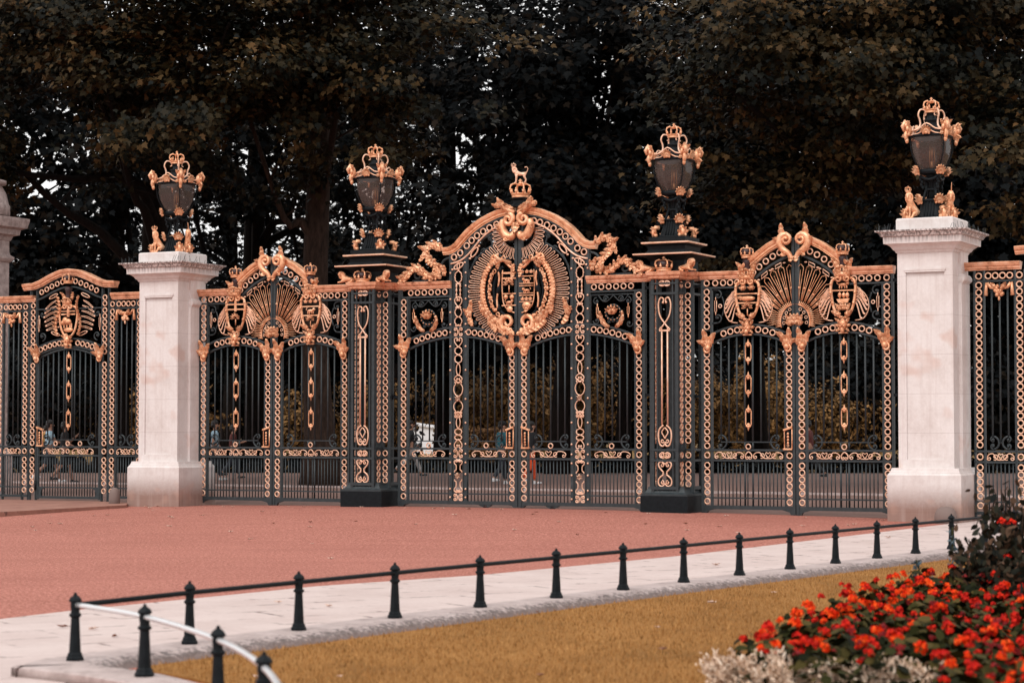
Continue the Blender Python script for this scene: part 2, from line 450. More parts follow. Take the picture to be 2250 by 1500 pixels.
plain('brass', (0.5, 0.30, 0.15), rough=0.35, metal=0.8)
# smoky lantern glass
m = bpy.data.materials.new('glass'); m.use_nodes = True; M['glass'] = m
nt = m.node_tree; nd = nt.nodes; b = nd['Principled BSDF']
b.inputs['Base Color'].default_value = (0.17, 0.14, 0.13, 1); b.inputs['Roughness'].default_value = 0.08; b.inputs['Specular IOR Level'].default_value = 0.9
tr = nd.new('ShaderNodeBsdfTransparent'); tr.inputs['Color'].default_value = (0.80, 0.70, 0.66, 1)
mx = nd.new('ShaderNodeMixShader'); mx.inputs[0].default_value = 0.66
nt.links.new(b.outputs[0], mx.inputs[1]); nt.links.new(tr.outputs[0], mx.inputs[2]); nt.links.new(mx.outputs[0], nd['Material Output'].inputs[0])
# ------------------------------------------------------------------ gate frame: x along the gates, y away from the street, z up
PHI = math.atan(0.505)
GO = (0.1305, 40.1, 0.0)                                  # centre of the gates on the ground
CP, SP = math.cos(PHI), math.sin(PHI)
def GW(u, v, z=0.0): return (GO[0] + u * CP + v * SP, GO[1] - u * SP + v * CP, z)
def WG(x, y):
    dx, dy = x - GO[0], y - GO[1]
    return dx * CP - dy * SP, dx * SP + dy * CP
def H(u, v):
    """height of the driveway: it rises to the gates and is crowned between the pillars"""
    a = 0.15 - 0.0012 * min(u * u, 64)
    if v > 0:
        k = min(1, v / 3); return a + (0.115 - a) * k
    k = max(0.0, min(1.0, (v + 11) / 10)); return a * k * k * (3 - 2 * k)

RING = MB(); RING.ring((0, 0, 0), 0.049, 0.0122)
ring_mesh = None
def ring(parent, x, z, scale=1.0, y=-0.035):
    global ring_mesh
    if ring_mesh is None:
        o = RING.build('ring', M['gold_pale'], parent, (x, y, z)); ring_mesh = o.data
    else:
        o = link('ring', ring_mesh, parent, (x, y, z))
    o.rotation_euler = (0, random.uniform(0, 6.28), 0)
    o.scale = (scale,) * 3
    return o
COL_TOP = [4.086 - 0.1245 * i for i in range(6)]
COL_LOW = [2.965 - 0.1255 * i for i in range(14)] + [1.165] + [0.987 - 0.1205 * i for i in range(5)] + [0.345]

def bar(parent, x, z0, z1, r=0.0165, y=0.0):
    m = MB(); m.tube([(x, y, z0), (x, y, z1)], r, 6)
    return m.build('bar', M['iron'], parent)

SEC_RAIL = [(0, -0.045), (0.018, -0.045), (0.03, -0.07), (0.062, -0.07), (0.072, -0.095), (0.1, -0.105), (0.128, -0.11), (0.138, -0.1),
            (0.138, 0.1), (0.1, 0.1), (0.062, 0.07), (0.0, 0.045)]
def gold_rail(parent, x0, x1, z=4.312, name='top_rail'):
    m = MB(); x0, x1 = min(x0, x1), max(x0, x1)
    n = 8; m.sweep([(x0 + (x1 - x0) * i / n, z) for i in range(n + 1)], SEC_RAIL)
    return m.build(name, M['gold_rail'], parent)

def acanthus(parent, x, z, sx, name='acanthus', s=1.0):
    """corner leaf: rises out and up over the spring of the arch, small scroll at its foot"""
    m = MB()
    for (a, L, W, b) in ((112, 0.29, 0.06, -0.4), (78, 0.27, 0.06, -0.9), (138, 0.2, 0.05, 0.5)):
        a2 = a if sx > 0 else 180 - a
        m.leaf((x - sx * 0.01 * s, z - 0.09 * s), R(a2), L * s, W * s, -0.06, 0.08, 3, 0.02, b * sx)
    m.ell((x - sx * 0.02, -0.08, z - 0.1 * s), 0.05 * s, 0.05, 0.05 * s)
    m.tube(xz(spiral((x - sx * 0.03 * s, z - 0.13 * s), 0.07 * s, 0.012, R(80 if sx > 0 else 100), 1.1 * sx), -0.07), 0.02 * s, 6)
    return m.build(name, M['gold'], parent)

def c_scroll(parent, x, z, sx, r=0.125):
    """dark bracket scroll in the foot of a panel, opening towards the stile"""
    m = MB()
    pts = [(x + sx * (-r * math.cos(a)), z + r * math.sin(a)) for a in [R(-78 + 156 * i / 12) for i in range(13)]]
    m.tube(xz(pts), 0.017, 6, yscale=1.3)
    for q in (1, -1):
        ca = (x + sx * (-r * math.cos(R(78))) + sx * 0.01, z + q * (r - 0.055))
        m.tube(xz(spiral(ca, 0.055, 0.02, R(90 * q), (0.6 if q * sx > 0 else -0.6) * -1), 0), 0.015, 6)
        m.ell((ca[0] , -0.01, ca[1]), 0.024, 0.03, 0.024)
    return m.build('bracket_scroll', M['iron'], parent)

def s_band(parent, x0, x1, z=1.165, h=0.062):
    """running gold scroll between the lock rails: two curls and a heart between them"""
    m = MB(); w = x1 - x0; cx = (x0 + x1) / 2
    for q in (-1, 1):
        P = [(cx, z - h * 0.85), (cx + q * w * .13, z - h * .75), (cx + q * w * .2, z - h * .1), (cx + q * w * .27, z + h * .8), (cx + q * w * .40, z + h * .75), (cx + q * w * .485, z + h * .1), (cx + q * w * .47, z - h * .65)]
        m.tube(xz(smooth(P, 4), -0.02), 0.0095, 6)
        m.tube(xz(spiral((cx + q * w * .2, z - h * 0.0), 0.055, 0.014, R(-60 if q > 0 else 240), q * -1.15), -0.022), 0.0085, 6)
        m.tube(xz(spiral((cx + q * w * .425, z - h * 0.45), 0.035, 0.01, R(0 if q > 0 else 180), q * -1.0), -0.022), 0.0085, 6)
        m.tube(xz(smooth([(cx, z - h * .75), (cx + q * w * .06, z), (cx + q * w * .085, z + h * .55), (cx + q * w * .05, z + h * .85), (cx, z + h * .45)], 4), -0.022), 0.008, 6)
    return m.build('band_scroll', M['gold_pale'], parent)

def link_ornament(parent, x, z, h=0.42, w=0.105):
    m = MB(); a = h * 0.33
    r = w / 2
    pts = []
    for (cx, cz, a0) in ((1, 1, 0), (-1, 1, 90), (-1, -1, 180), (1, -1, 270)):
        for i in range(4):
            an = R(a0 + 30 * i); pts.append((x + cx * (r - .03) + .03 * math.cos(an), z + cz * (a - .03) + .03 * math.sin(an)))
    m.tube(xz(pts, -0.02), 0.011, 6, closed=True)
    for q in (1, -1):
        m.ell((x, -0.025, z + q * a * 0.86), 0.032, 0.025, 0.03)
        for k in (-1, 1): m.ell((x + k * 0.03, -0.025, z + q * a * 1.05), 0.022, 0.02, 0.022)
        m.ell((x, -0.025, z + q * a * 1.12), 0.03, 0.025, 0.035)
        m.ell((x, -0.025, z + q * a * 1.32), 0.016, 0.016, 0.035)
        m.ell((x, -0.025, z + q * a * 1.48), 0.007, 0.007, 0.03)
    return m.build('link_ornament', M['gold'], parent)

def crown(m, c, w, h, n=8):
    """royal crown: jewelled band, fleurs, two crossing arches, orb and cross"""
    x, y, z = c; r = w / 2
    m.loft([(r * .86, 0), (r * .92, h * .03), (r * .88, h * .06), (r * .93, h * .17), (r * 1.0, h * .2), (r * .96, h * .24), (r * .9, h * .24)], c, 16)
    for k in range(n):
        a = 2 * PI * k / n
        p = (x + r * math.cos(a), y + r * math.sin(a))
        m.ell((p[0], p[1], z + h * .34), r * .16, r * .16, h * .11)
        if k % 2 == 0:
            m.ell((p[0], p[1], z + h * .46), r * .10, r * .10, h * .07)
    for k in range(4):
        a = 2 * PI * k / 4 + PI / 4
        P = [(r * .98, .25), (r * 1.12, .45), (r * 1.02, .66), (r * .6, .76), (r * .2, .68), (0, .70)]
        P3 = [(x + q * math.cos(a), y + q * math.sin(a), z + t_ * h) for q, t_ in P]
        m.tube(smooth(P3, 3), r * .09, 5)
        for i in (1, 2, 3): m.ell(P3[i], r * .13, r * .13, r * .13, 6, 4)
    m.ell((x, y, z + h * .78), r * .2, r * .2, h * .09)
    m.box(x - r * .07, x + r * .07, y - r * .07, y + r * .07, z + h * .84, z + h * 1.0)
    m.box(x - r * .2, x + r * .2, y - r * .06, y + r * .06, z + h * .905, z + h * .945)
    return m

def mask(parent, x, z, w=0.2, h=0.28):
    """gilt face of a bearded man with leafy hair"""
    m = MB(); y = -0.09
    m.ell((x, y, z), w * .34, 0.05, h * .36)
    m.ell((x, y - 0.05, z - h * .02), w * .07, 0.022, h * .1)
    for q in (-1, 1):
        m.ell((x + q * w * .15, y - 0.035, z + h * .10), w * .09, 0.02, h * .045)
        m.ell((x + q * w * .15, y - 0.04, z - h * .08), w * .1, 0.02, h * .07)
        m.leaf((x + q * w * .2, z + h * .12), R(90 - q * 45), h * .45, w * .16, y + 0.02, 0.04, 2)
        m.leaf((x + q * w * .28, z - h * .05), R(90 - q * 80), h * .36, w * .15, y + 0.02, 0.03, 2)
        m.leaf((x + q * w * .22, z - h * .2), R(90 - q * 125), h * .36, w * .14, y + 0.02, 0.03, 2)
    m.leaf((x, z + h * .2), R(90), h * .36, w * .2, y + 0.01, 0.03, 2)
    m.ell((x, y - 0.02, z - h * .3), w * .2, 0.04, h * .2)
    m.box(x - w * .42, x + w * .42, -0.07, -0.03, z - h * .52, z - h * .44)
    return m.build('mask', M['gold'], parent)

def arc_pts(fn, t0, t1, n=14): return [(t0 + (t1 - t0) * i / n, fn(t0 + (t1 - t0) * i / n)) for i in range(n + 1)]
def flat(w, d): return [(-w / 2, -d / 2), (w / 2, -d / 2), (w / 2, d / 2), (-w / 2, d / 2)]

def interp(P):
    def fn(t):
        t = min(max(t, P[0][0]), P[-1][0])
        for (a, b), (c, d) in zip(P, P[1:]):
            if t <= c: return b + (d - b) * (t - a) / (c - a)
        return P[-1][1]
    return fn

def lock_plate(parent, x, sx):
    m = MB()
    w, z0, z1 = 0.07, 1.285, 1.60
    X = [x, x - sx * w * 2]
    m.tube([(X[0], -.06, z0), (X[0], -.06, z1 + .05), (X[1], -.06, z1), (X[1], -.06, z0)], 0.012, 5, closed=True)
    m.prism([(X[0] + sx * .01, z1 + .05), (X[0] + sx * .01, z1 + .085), (X[1] - sx * .015, z1 + .03), (X[1] - sx * .015, z1)], -.09, -.03)
    m.box(X[0] + sx * .005, X[1] - sx * .02, -.09, -.03, z0 - .02, z0 + .01)
    for k in range(4): m.ell(((X[0] + X[1]) / 2, -.075, z0 + .1 + .055 * k), 0.022, .015, .026)
    m.ring(((X[0] + X[1]) / 2, -.075, z0 + .055), 0.018, 0.006, 10, 5)
    o = m.build('lock_plate', M['gold'], parent)
    d = MB(); d.box(X[0], X[1], -.05, -.035, z0, z1 + .03); d.build('lock_box', M['iron_dark'], o)
    return o

def hinge(parent, x, z, sx):
    m = MB(); m.box(x, x + sx * 0.17, -.03, .03, z - .025, z + .025); m.tube([(x + sx * .17, 0, z - .05), (x + sx * .17, 0, z + .05)], .04, 8)
    return m.build('hinge', M['iron_dark'], parent)

def beast(name, parent, c, s, sx, pose, material, front=0.0):
    """small heraldic lion; one continuous skinned body. pose: standing / sitting / lying. faces +x * sx (front turns it to the street)"""
    J = {'standing': [(-.30, .62, .13), (0, .60, .12), (.26, .66, .15), (.38, .86, .11), (.46, 1.0, .14), (.60, .96, .075)],
         'sitting': [(-.26, .22, .19), (-.1, .42, .17), (.10, .68, .17), (.16, .88, .12), (.22, 1.04, .15), (.36, .99, .085)],
         'lying': [(-.45, .2, .15), (-.15, .22, .15), (.2, .28, .17), (.36, .46, .13), (.48, .56, .16), (.64, .52, .085)]}[pose]
    V = [(x, 0, z, r) for x, z, r in J]; E = [(i, i + 1) for i in range(5)]
    def limb(start, pts):
        prev = start
        for p in pts:
            V.append(p); E.append((prev, len(V) - 1)); prev = len(V) - 1
    for q in (-1, 1):
        if pose == 'standing':
            limb(2, [(.26, q * .10, .44, .075), (.28, q * .10, .2, .05), (.30, q * .10, .03, .055), (.40, q * .10, .02, .045)])
            limb(0, [(-.26, q * .10, .42, .085), (-.38, q * .10, .24, .05), (-.33, q * .10, .03, .05), (-.22, q * .10, .02, .045)])
        elif pose == 'sitting':
            limb(2, [(.18, q * .12, .42, .075), (.20, q * .12, .14, .055), (.24, q * .12, .03, .06), (.34, q * .12, .03, .05)])
            limb(0, [(-.02, q * .17, .26, .10), (.1, q * .19, .06, .06), (.22, q * .19, .03, .05)])
        else:
            limb(2, [(.3, q * .13, .12, .07), (.5, q * .13, .05, .055), (.62, q * .13, .04, .05)])
            limb(0, [(-.3, q * .17, .16, .10), (-.14, q * .19, .05, .055), (0, q * .19, .04, .045)])
        limb(4, [(J[4][0] - .06, q * .11, J[4][1] + .14, .03)])
    if pose == 'standing': limb(0, [(-.44, 0, .74, .03), (-.52, 0, .96, .026), (-.42, 0, 1.1, .026), (-.28, 0, 1.04, .045)])
    else: limb(0, [(-.5, .02, J[0][1] + .05, .03), (-.62, .05, J[0][1] + .22, .028), (-.56, .05, J[0][1] + .4, .045)])
    ca, sa = math.cos(front), math.sin(front)
    V2 = []
    for (x, y, z, r) in V:
        X, Y = x * ca + y * sa, -x * sa + y * ca
        V2.append((c[0] + sx * X * s, c[1] + Y * s, c[2] + z * s, r * s))
    o = skin(name, V2, E, material, parent, 1)
    mm = MB()                                             # the mane: tufts round the neck
    n0, n1 = J[3], J[4]
    for k in range(14):
        a = 2 * PI * k / 14; rr = n0[2] * 1.25
        px, pz = n0[0] + rr * math.cos(a) * .9, (n0[1] + n1[1]) / 2 - .06 + rr * math.sin(a)
        for py in (-.09, .09):
            X, Y = px * ca + py * sa, -px * sa + py * ca
            mm.ell((c[0] + sx * X * s, c[1] + Y * s, c[2] + pz * s), .06 * s, .06 * s, .085 * s, 6, 4)
    if len(mm.v): mm.build('mane', material, o)
    return o, (c[0] + sx * (J[4][0] * ca) * s, c[1] - J[4][0] * sa * s, c[2] + (J[4][1] + J[4][2]) * s)

# ------------------------------------------------------------------ coats of arms
def shield_outline(x, z0, z1, w):
    h = z1 - z0
    return [(x + w * a, z0 + h * b) for a, b in ((-.5, .93), (-.56, .75), (-.52, .5), (-.42, .25), (-.25, .08), (0, 0), (.25, .08), (.42, .25), (.52, .5), (.56, .75), (.5, .93), (.25, 1.0), (0, .96), (-.25, 1.0))]

def lion_passant(m, x, z, s, y=-.05, q=1):
    m.ell((x, y, z), .5 * s, .03, .2 * s); m.ell((x + q * .5 * s, y, z + .18 * s), .2 * s, .035, .22 * s)
    for k in (-.4, -.15, .2, .42): m.ell((x + k * s, y, z - .26 * s), .07 * s, .02, .2 * s)
    m.tube([(x - q * .48 * s, y, z), (x - q * .7 * s, y, z + .2 * s), (x - q * .5 * s, y, z + .42 * s)], .05 * s, 5)
def fleur(m, x, z, s, y=-.05):
    m.ell((x, y, z + .1 * s), .16 * s, .025, .42 * s)
    for q in (-1, 1):
        m.ell((x + q * .26 * s, y, z + .05 * s), .11 * s, .022, .26 * s, M=Matrix.Rotation(q * .6, 3, 'Y'))
    m.box(x - .3 * s, x + .3 * s, y - .02, y + .01, z - .22 * s, z - .12 * s)
def sprig(m, x, z, s, y=-.05):
    """three broad leaves on one stem"""
    m.tube([(x, y, z - .5 * s), (x, y, z + .1 * s)], .05 * s, 5)
    for a in (90, 150, 30):
        cx, cz = x + .18 * s * math.cos(R(a)), z + .12 * s + .18 * s * math.sin(R(a))
        for b in (-50, 0, 50):
            m.leaf((cx, cz), R(a + b), .34 * s, .1 * s, y, .02, 2, .012)
def ship(m, x, z, s, y=-.05):
    m.prism([(x - .5 * s, z - .1 * s), (x - .35 * s, z - .38 * s), (x + .35 * s, z - .38 * s), (x + .5 * s, z - .05 * s)], y - .02, y + .02)
    for k in (-.26, .06, .34):
        m.ell((x + k * s, y - .01, z + .2 * s), .15 * s, .03, .2 * s); m.tube([(x + k * s, y, z - .1 * s), (x + k * s, y, z + .5 * s)], .025 * s, 5)
    for k in (-.2, 0, .2): m.box(x + (k - .04) * s, x + (k + .04) * s, y - .03, y, z - .62 * s, z - .42 * s)
def hbar(m, x0, x1, z, h=.022, y=-.05): m.box(x0, x1, y - .015, y + .01, z - h / 2, z + h / 2)

def arms(kind, m, x, z0, z1, w):
    h = z1 - z0
    if kind == 'cross':
        hbar(m, x - w * .5, x + w * .5, z0 + h * .80, .028); hbar(m, x - w * .5, x + w * .5, z0 + h * .66, .028)
        m.box(x - .02, x + .02, -.07, -.04, z0 + h * .6, z0 + h * .96)
        sprig(m, x, z0 + h * .36, .22)
    elif kind == 'lilies':
        for q in (-1, 0, 1): fleur(m, x + q * w * .28, z0 + h * .82, .11)
        hbar(m, x - w * .5, x + w * .5, z0 + h * .68); lion_passant(m, x, z0 + h * .56, .15); hbar(m, x - w * .48, x + w * .48, z0 + h * .43)
        sprig(m, x, z0 + h * .26, .2)
    elif kind == 'thistles':
        for q in (-1, 1):
            m.ell((x + q * w * .2, -.05, z0 + h * .83), .05, .03, .05); m.leaf((x + q * w * .2, z0 + h * .86), R(90), .09, .04, -.05, .02, 3)
            m.leaf((x + q * w * .2, z0 + h * .78), R(90 + q * 60), .08, .03, -.05, .02, 2); m.leaf((x + q * w * .2, z0 + h * .78), R(90 - q * 60), .08, .03, -.05, .02, 2)
        hbar(m, x - w * .5, x + w * .5, z0 + h * .67); m.ell((x, -.05, z0 + h * .55), .15, .035, .045); m.leaf((x - .1, z0 + h * .55), R(160), .08, .04, -.05, .02, 2)
        hbar(m, x - w * .48, x + w * .48, z0 + h * .44); sprig(m, x, z0 + h * .27, .22)
    elif kind == 'ship':
        lion_passant(m, x, z0 + h * .82, .16); hbar(m, x - w * .5, x + w * .5, z0 + h * .68); ship(m, x, z0 + h * .5, .23)
        for q in (-1, 0, 1): m.leaf((x + q * .05, z0 + h * .2), R(90 - q * 35), .14, .04, -.05, .02, 3)
    elif kind == 'bison':
        hbar(m, x - w * .45, x + w * .45, z0 + h * .74, .03); hbar(m, x - w * .45, x + w * .45, z0 + h * .84, .02); m.box(x - .025, x + .025, -.07, -.04, z0 + h * .66, z0 + h * .98)
        m.ell((x - .02, -.06, z0 + h * .5), .11, .04, .07); m.ell((x - .07, -.065, z0 + h * .54), .07, .045, .075); m.ell((x - .13, -.065, z0 + h * .47), .045, .04, .05)
        for k in (-.1, -.03, .05, .09): m.box(x + k - .012, x + k + .012, -.07, -.05, z0 + h * .3, z0 + h * .45)
        m.ell((x, -.05, z0 + h * .24), .13, .03, .05)

def helm_and_crown(parent, x, z, ms=1.0):
    """mantling, dark helmet and a crown on its cushion above a shield"""
    m = MB()
    for q in (-1, 1):
        for (a, L, b) in ((20, .17, 1.2), (55, .19, .9), (85, .2, .5), (120, .12, .4)):
            m.leaf((x + q * .03, z + .02), R(a if q > 0 else 180 - a), L * ms, .055 * ms, -.07, .06, 3, .018, b * q)
        m.leaf((x + q * .09, z + .12), R(80 if q > 0 else 100), .24 * ms, .05 * ms, -.05, .05, 3, .018, -.7 * q)
        m.tube(xz(spiral((x + q * .08, z - .02), .07, .015, R(90), q * 1.2), -.09), .018, 6)
    m.ell((x, -.09, z + .06), .09, .05, .05)
    mo = m.build('mantling', M['gold'], parent)
    d = MB(); d.loft([(.075, 0), (.055, .1), (.06, .2), (.085, .27), (.05, .31)], (x, -.05, z + .08), 12); d.build('helmet', M['maroon'], mo)
    c = MB(); crown(c, (x, -.06, z + .395), .22, .24)
    co = c.build('crown', M['gold'], parent)
    e = MB(); e.loft([(.085, 0), (.11, .06), (.1, .1), (.04, .125)], (x, -.06, z + .44), 12); e.build('crown_cap', M['maroon'], co)

# ------------------------------------------------------------------ side gates
TOPC = interp([(0, 5.09), (.15, 5.065), (.3, 5.0), (.45, 4.925), (.6, 4.82), (.75, 4.70), (.87, 4.6), (1.0, 4.5)])
def side_leaf(C, sx, kind, label, group):
    root = thing('gate_leaf', label, 'gate', GW(0, 0, 0), -PHI, group)
    X = lambda t: C + sx * t
    arc = lambda t: 3.405 - 0.33 * (t - .885) ** 2
    f = MB()
    f.box(X(.008), X(.058), -.045, .045, .12, 5.0)
    f.box(X(.178), X(.212), -.03, .03, .21, 3.30)
    f.box(X(1.568), X(1.602), -.03, .03, .21, 4.16)
    f.box(X(1.738), X(1.775), -.04, .04, .13, 4.31)
    for (z, h, d) in ((1.258, .036, .033), (1.076, .036, .033), (.407, .026, .022), (.24, .065, .036)):
        f.box(X(.06), X(1.737), -d, d, z - h / 2, z + h / 2)
    f.box(X(.36), X(1.41), -.016, .016, 1.392, 1.412)
    f.box(X(.86), X(1.737), -.033, .033, 4.145, 4.175)
    for zz in (4.165, 3.40): f.box(X(1.602), X(1.738), -.02, .02, zz - .012, zz + .012)
    for q in (.085, -.085):
        f.sweep([(X(t), z + q) for t, z in arc_pts(arc, .2, 1.58)], flat(.032, .06))
    f.sweep([(X(t), TOPC(t) - .39) for t in [.06 + .08 * i for i in range(11)]], flat(.035, .06))
    f.prism([(X(.008), .13), (X(.008), .24), (X(.3), .22), (X(.12), .17), (X(.085), .10), (X(.02), .10)], -.034, .034)
    f.prism([(X(1.775), .13), (X(1.775), .26), (X(1.5), .22), (X(1.66), .17), (X(1.7), .1)], -.03, .03)
    f.build('frame', M['iron'], root)
    for z in COL_TOP: ring(root, X(1.665), z)
    for z in COL_LOW:
        ring(root, X(1.665), z); ring(root, X(.115), z)
    for t in (1.665, 1.5, 1.35, 1.215, 1.08): ring(root, X(t), 4.243)
    for t in (1.345, 1.215, 1.085, .69, .555, .42): ring(root, X(t), arc(t))
    for t in (.28, .41, .54, .665, .78): ring(root, X(t), TOPC(t) - .262)
    for t in (.36, .505, .655, .81, .96, 1.11, 1.26, 1.41): bar(root, X(t), 1.40, arc(t) - .09, .019 if t in (.81, .96) else .0165)
    for t in (.81, .96): bar(root, X(t), .27, 1.06, .019); bar(root, X(t), 1.27, 1.40, .019)
    for i in range(18):
        t = .285 + .0705 * i + (.0 if i < 8 else .06)
        if t > 1.52: break
        if abs(t - .885) > .12 or abs(t - .885) < .03: bar(root, X(t), .27, 1.06, .0115)
    sp = MB()                                              # dark scrolls filling the spandrel
    for (cx, cz, a0, tn) in ((1.47, 4.03, 90, .85), (1.47, 3.62, -90, -.85)):
        sp.tube(xz(spiral((X(cx), cz), .09, .02, R(a0), tn * sx)), .014, 6); sp.ell((X(cx), 0, cz), .025, .025, .025)
        sp.tube(xz([(X(cx), cz + (.09 if a0 > 0 else -.09)), (X(1.57), cz + (.1 if a0 > 0 else -.1))]), .014, 6)
    sp.tube(xz(smooth([(X(1.385), 4.0), (X(1.34), 3.83), (X(1.385), 3.65)], 4)), .013, 6)
    sp.build('spandrel_scroll', M['iron'], root)
    lk = MB(); lk.tube(xz([(X(1.5) + a, 3.83 + b) for a, b in ((-.018, -.1), (.018, -.1), (.018, .1), (-.018, .1))], -.02), .008, 5, closed=True); lk.ring((X(1.415), -.02, 3.83), .03, .01, 12, 5)
    for q in (1, -1): lk.ell((X(1.5), -.02, 3.83 + q * .13), .01, .01, .035)
    lk.build('spandrel_link', M['gold_pale'], root)
    g = MB(); g.sweep([(X(t), TOPC(t) - .14) for t in [.1 + .05 * i for i in range(17)]], SEC_RAIL); g.build('arch_moulding', M['gold'], root)
    g = MB()
    for (ta, tb) in ((.2, .42), (.46, .68)):
        P = [(ta + (tb - ta) * k, TOPC(ta + (tb - ta) * k) - .48) for k in (0, .25, .75, 1)]
        top = [(X(a), b) for a, b in P]
        g.tube(xz([(X(P[1][0]), P[1][1] + .03), (X(P[2][0]), P[2][1] + .03), (X(P[2][0]) , P[2][1] - .03), (X(P[1][0]), P[1][1] - .03)], -.03), .009, 5, closed=True)
        for p in (P[0], P[3]): g.ell((X(p[0]), -.03, p[1]), .03, .015, .014)
    g.build('arch_link', M['gold_pale'], root)
    gold_rail(root, X(.93), X(1.79))
    fan = MB()                                             # half of the rayed fan on the meeting stile
    rout = interp([(-10, .50), (0, .52), (20, .6), (35, .78), (47, .86), (60, .95), (75, .97), (90, .96)])
    cz = 3.54
    for k, a in enumerate([85, 75, 65, 55, 45, 36]):
        da = 3.4
        ro = rout(a); ri = .36
        pr = [(.05 + ri * math.cos(R(a)), ri * math.sin(R(a)))]
        L = [(ri, -da * .55), (ri + (ro - ri) * .55, -da * .8), (ro - .04, -da), (ro, -da * .5), (ro + .03, 0), (ro, da * .5), (ro - .04, da), (ri + (ro - ri) * .55, da * .8), (ri, da * .55)]
        fan.tube(xz([(X(.02 + q * math.cos(R(a + w))), cz + q * math.sin(R(a + w))) for q, w in smooth(L, 3)], -.02), .0058, 5)
        fan.tube(xz([(X(.02 + q * math.cos(R(a))), cz + q * math.sin(R(a))) for q in (ri, (ri + ro) / 2, ro - .07)], -.02), [.004, .006, .004], 5)
        fan.ell((X(.02 + (ro * .6) * math.cos(R(a))), -.025, cz + ro * .6 * math.sin(R(a))), .02, .02, .02)
    for a in range(26, -12, -5):
        ro = rout(a); fan.tube(xz([(X(.02 + q * math.cos(R(a))), cz + q * math.sin(R(a))) for q in (.35, ro)], -.02), [.007, .003], 5)
    fan.build('ray_fan', M['gold'], root)
    hub = MB()
    for k in range(19):
        a = R(-14 + 104 * k / 18)
        hub.tube([(X(.02 + .25 * math.cos(a)), -.035, cz - .02 + .3 * math.sin(a)), (X(.02 + .35 * math.cos(a)), -.03, cz - .02 + .37 * math.sin(a))], [.014, .006], 5)
    hub.tube(xz([(X(.02 + .25 * math.cos(R(a))), cz - .02 + .3 * math.sin(R(a))) for a in range(-20, 91, 8)], -.035), .011, 6)
    for a in (85, 105, 60, 120): hub.leaf((X(.05), cz - .07), R(a if sx > 0 else 180 - a), .2, .04, -.05, .04, 3)
    for a in (45, 20): hub.leaf((X(.05), cz - .07), R(a if sx > 0 else 180 - a), .13, .04, -.05, .04, 3)
    hb = hub.build('fan_hub', M['gold'], root)
    for a in (-5, 18, 42, 66): ring(hb, X(.02 + .19 * math.cos(R(a))), cz - .02 + .235 * math.sin(R(a)), .5)
    di = MB(); di.tube(xz([(X(.02 + .225 * math.cos(R(a))), cz - .02 + .275 * math.sin(R(a))) for a in range(-20, 91, 8)], -.01), .014, 6); di.build('hub_band', M['iron'], hb)
    # shield with wings
    sx0 = X(.885); z0, z1 = 3.56, 4.27
    s = MB(); out = shield_outline(sx0, z0, z1, .40)
    s.tube(xz(smooth(out + [out[0]], 3)[:-1], -.05), .026, 6, closed=True)
    for k, p in enumerate(smooth(out + [out[0]], 2)):
        if k % 2: s.ell((p[0], -.075, p[1]), .026, .018, .03, 6, 4)
    s.leaf((sx0 - .05, z0 + .05), R(150), .16, .05, -.08, .05, 3); s.leaf((sx0 + .05, z0 + .05), R(30), .16, .05, -.08, .05, 3)
    so = s.build('shield', M['gold'], root)
    ch = MB(); arms(kind, ch, sx0, z0, z1, .40); ch.build('charge', M['gold'], so)
    mask(root, sx0, 3.44); helm_and_crown(root, sx0, 4.27)
    for q in (-1, 1):
        w = MB()
        for k in range(6):
            a0 = 4.08 - .05 * k; ro = [.20, .26, .30, .30, .26, .2][k]
            st = (sx0 + q * (.235 - .012 * k), a0); en = (st[0] + q * ro * .72, 3.93 - .075 * k)
            for d in (-.014, .014):
                w.tube(xz(smooth([(st[0], st[1] + d * .4), (st[0] + q * ro * .3, st[1] - .02 + d), (en[0] - q * .02, en[1] + .02 + d), (en[0], en[1])], 3), -.02), .008, 5)
            w.ell((en[0], -.02, en[1]), .018, .015, .018)
        w.tube(xz(smooth([(sx0 + q * .22, 4.12), (sx0 + q * .40, 3.95), (sx0 + q * .45, 3.75), (sx0 + q * .36, 3.56), (sx0 + q * .2, 3.52)], 4), -.005), .010, 5)
        w.build('shield_wing', M['gold_pale'], root)
    for z in (3.0, 2.42, 1.83): link_ornament(root, X(.885), z)
    ring(root, X(.885), 1.32, .9)
    for (a, b) in ((.24, .80), (.97, 1.53)): s_band(root, min(X(a), X(b)), max(X(a), X(b)))
    cc = MB(); cc.tube(xz(smooth([(X(.885) - .05, 1.105), (X(.885) - .06, 1.17), (X(.885), 1.228), (X(.885) + .06, 1.17), (X(.885) + .05, 1.105)], 4), -.02), .012, 6)
    for q in (-1, 1): cc.tube(xz(spiral((X(.885) + q * .025, 1.125), .03, .01, R(180 if q < 0 else 0), -q * 1.0), -.02), .009, 5)
    cc.build('band_scroll', M['gold_pale'], root)
    c_scroll(root, X(.35), 1.40, -sx); c_scroll(root, X(1.43), 1.40, sx)
    acanthus(root, X(.17), 3.2, sx, s=1.15); acanthus(root, X(1.61), 3.2, -sx, s=1.15)
    cr = MB()                                              # crest of the arch: S-scroll with a leafy tip
    P = [(.03, 4.62), (.09, 4.72), (.2, 4.80), (.26, 4.90), (.24, 5.02), (.14, 5.06), (.08, 4.98)]
    cr.tube([(X(a), -.1, b) for a, b in smooth(P, 4)], [.03 + .035 * math.sin(PI * i / 24) for i in range(25)], 8)
    cr.tube(xz([(X(.14) + sx * (p[0]), p[1]) for p in spiral((0, 4.965), .10, .02, R(90), 1.2)], -.12), .03, 7)
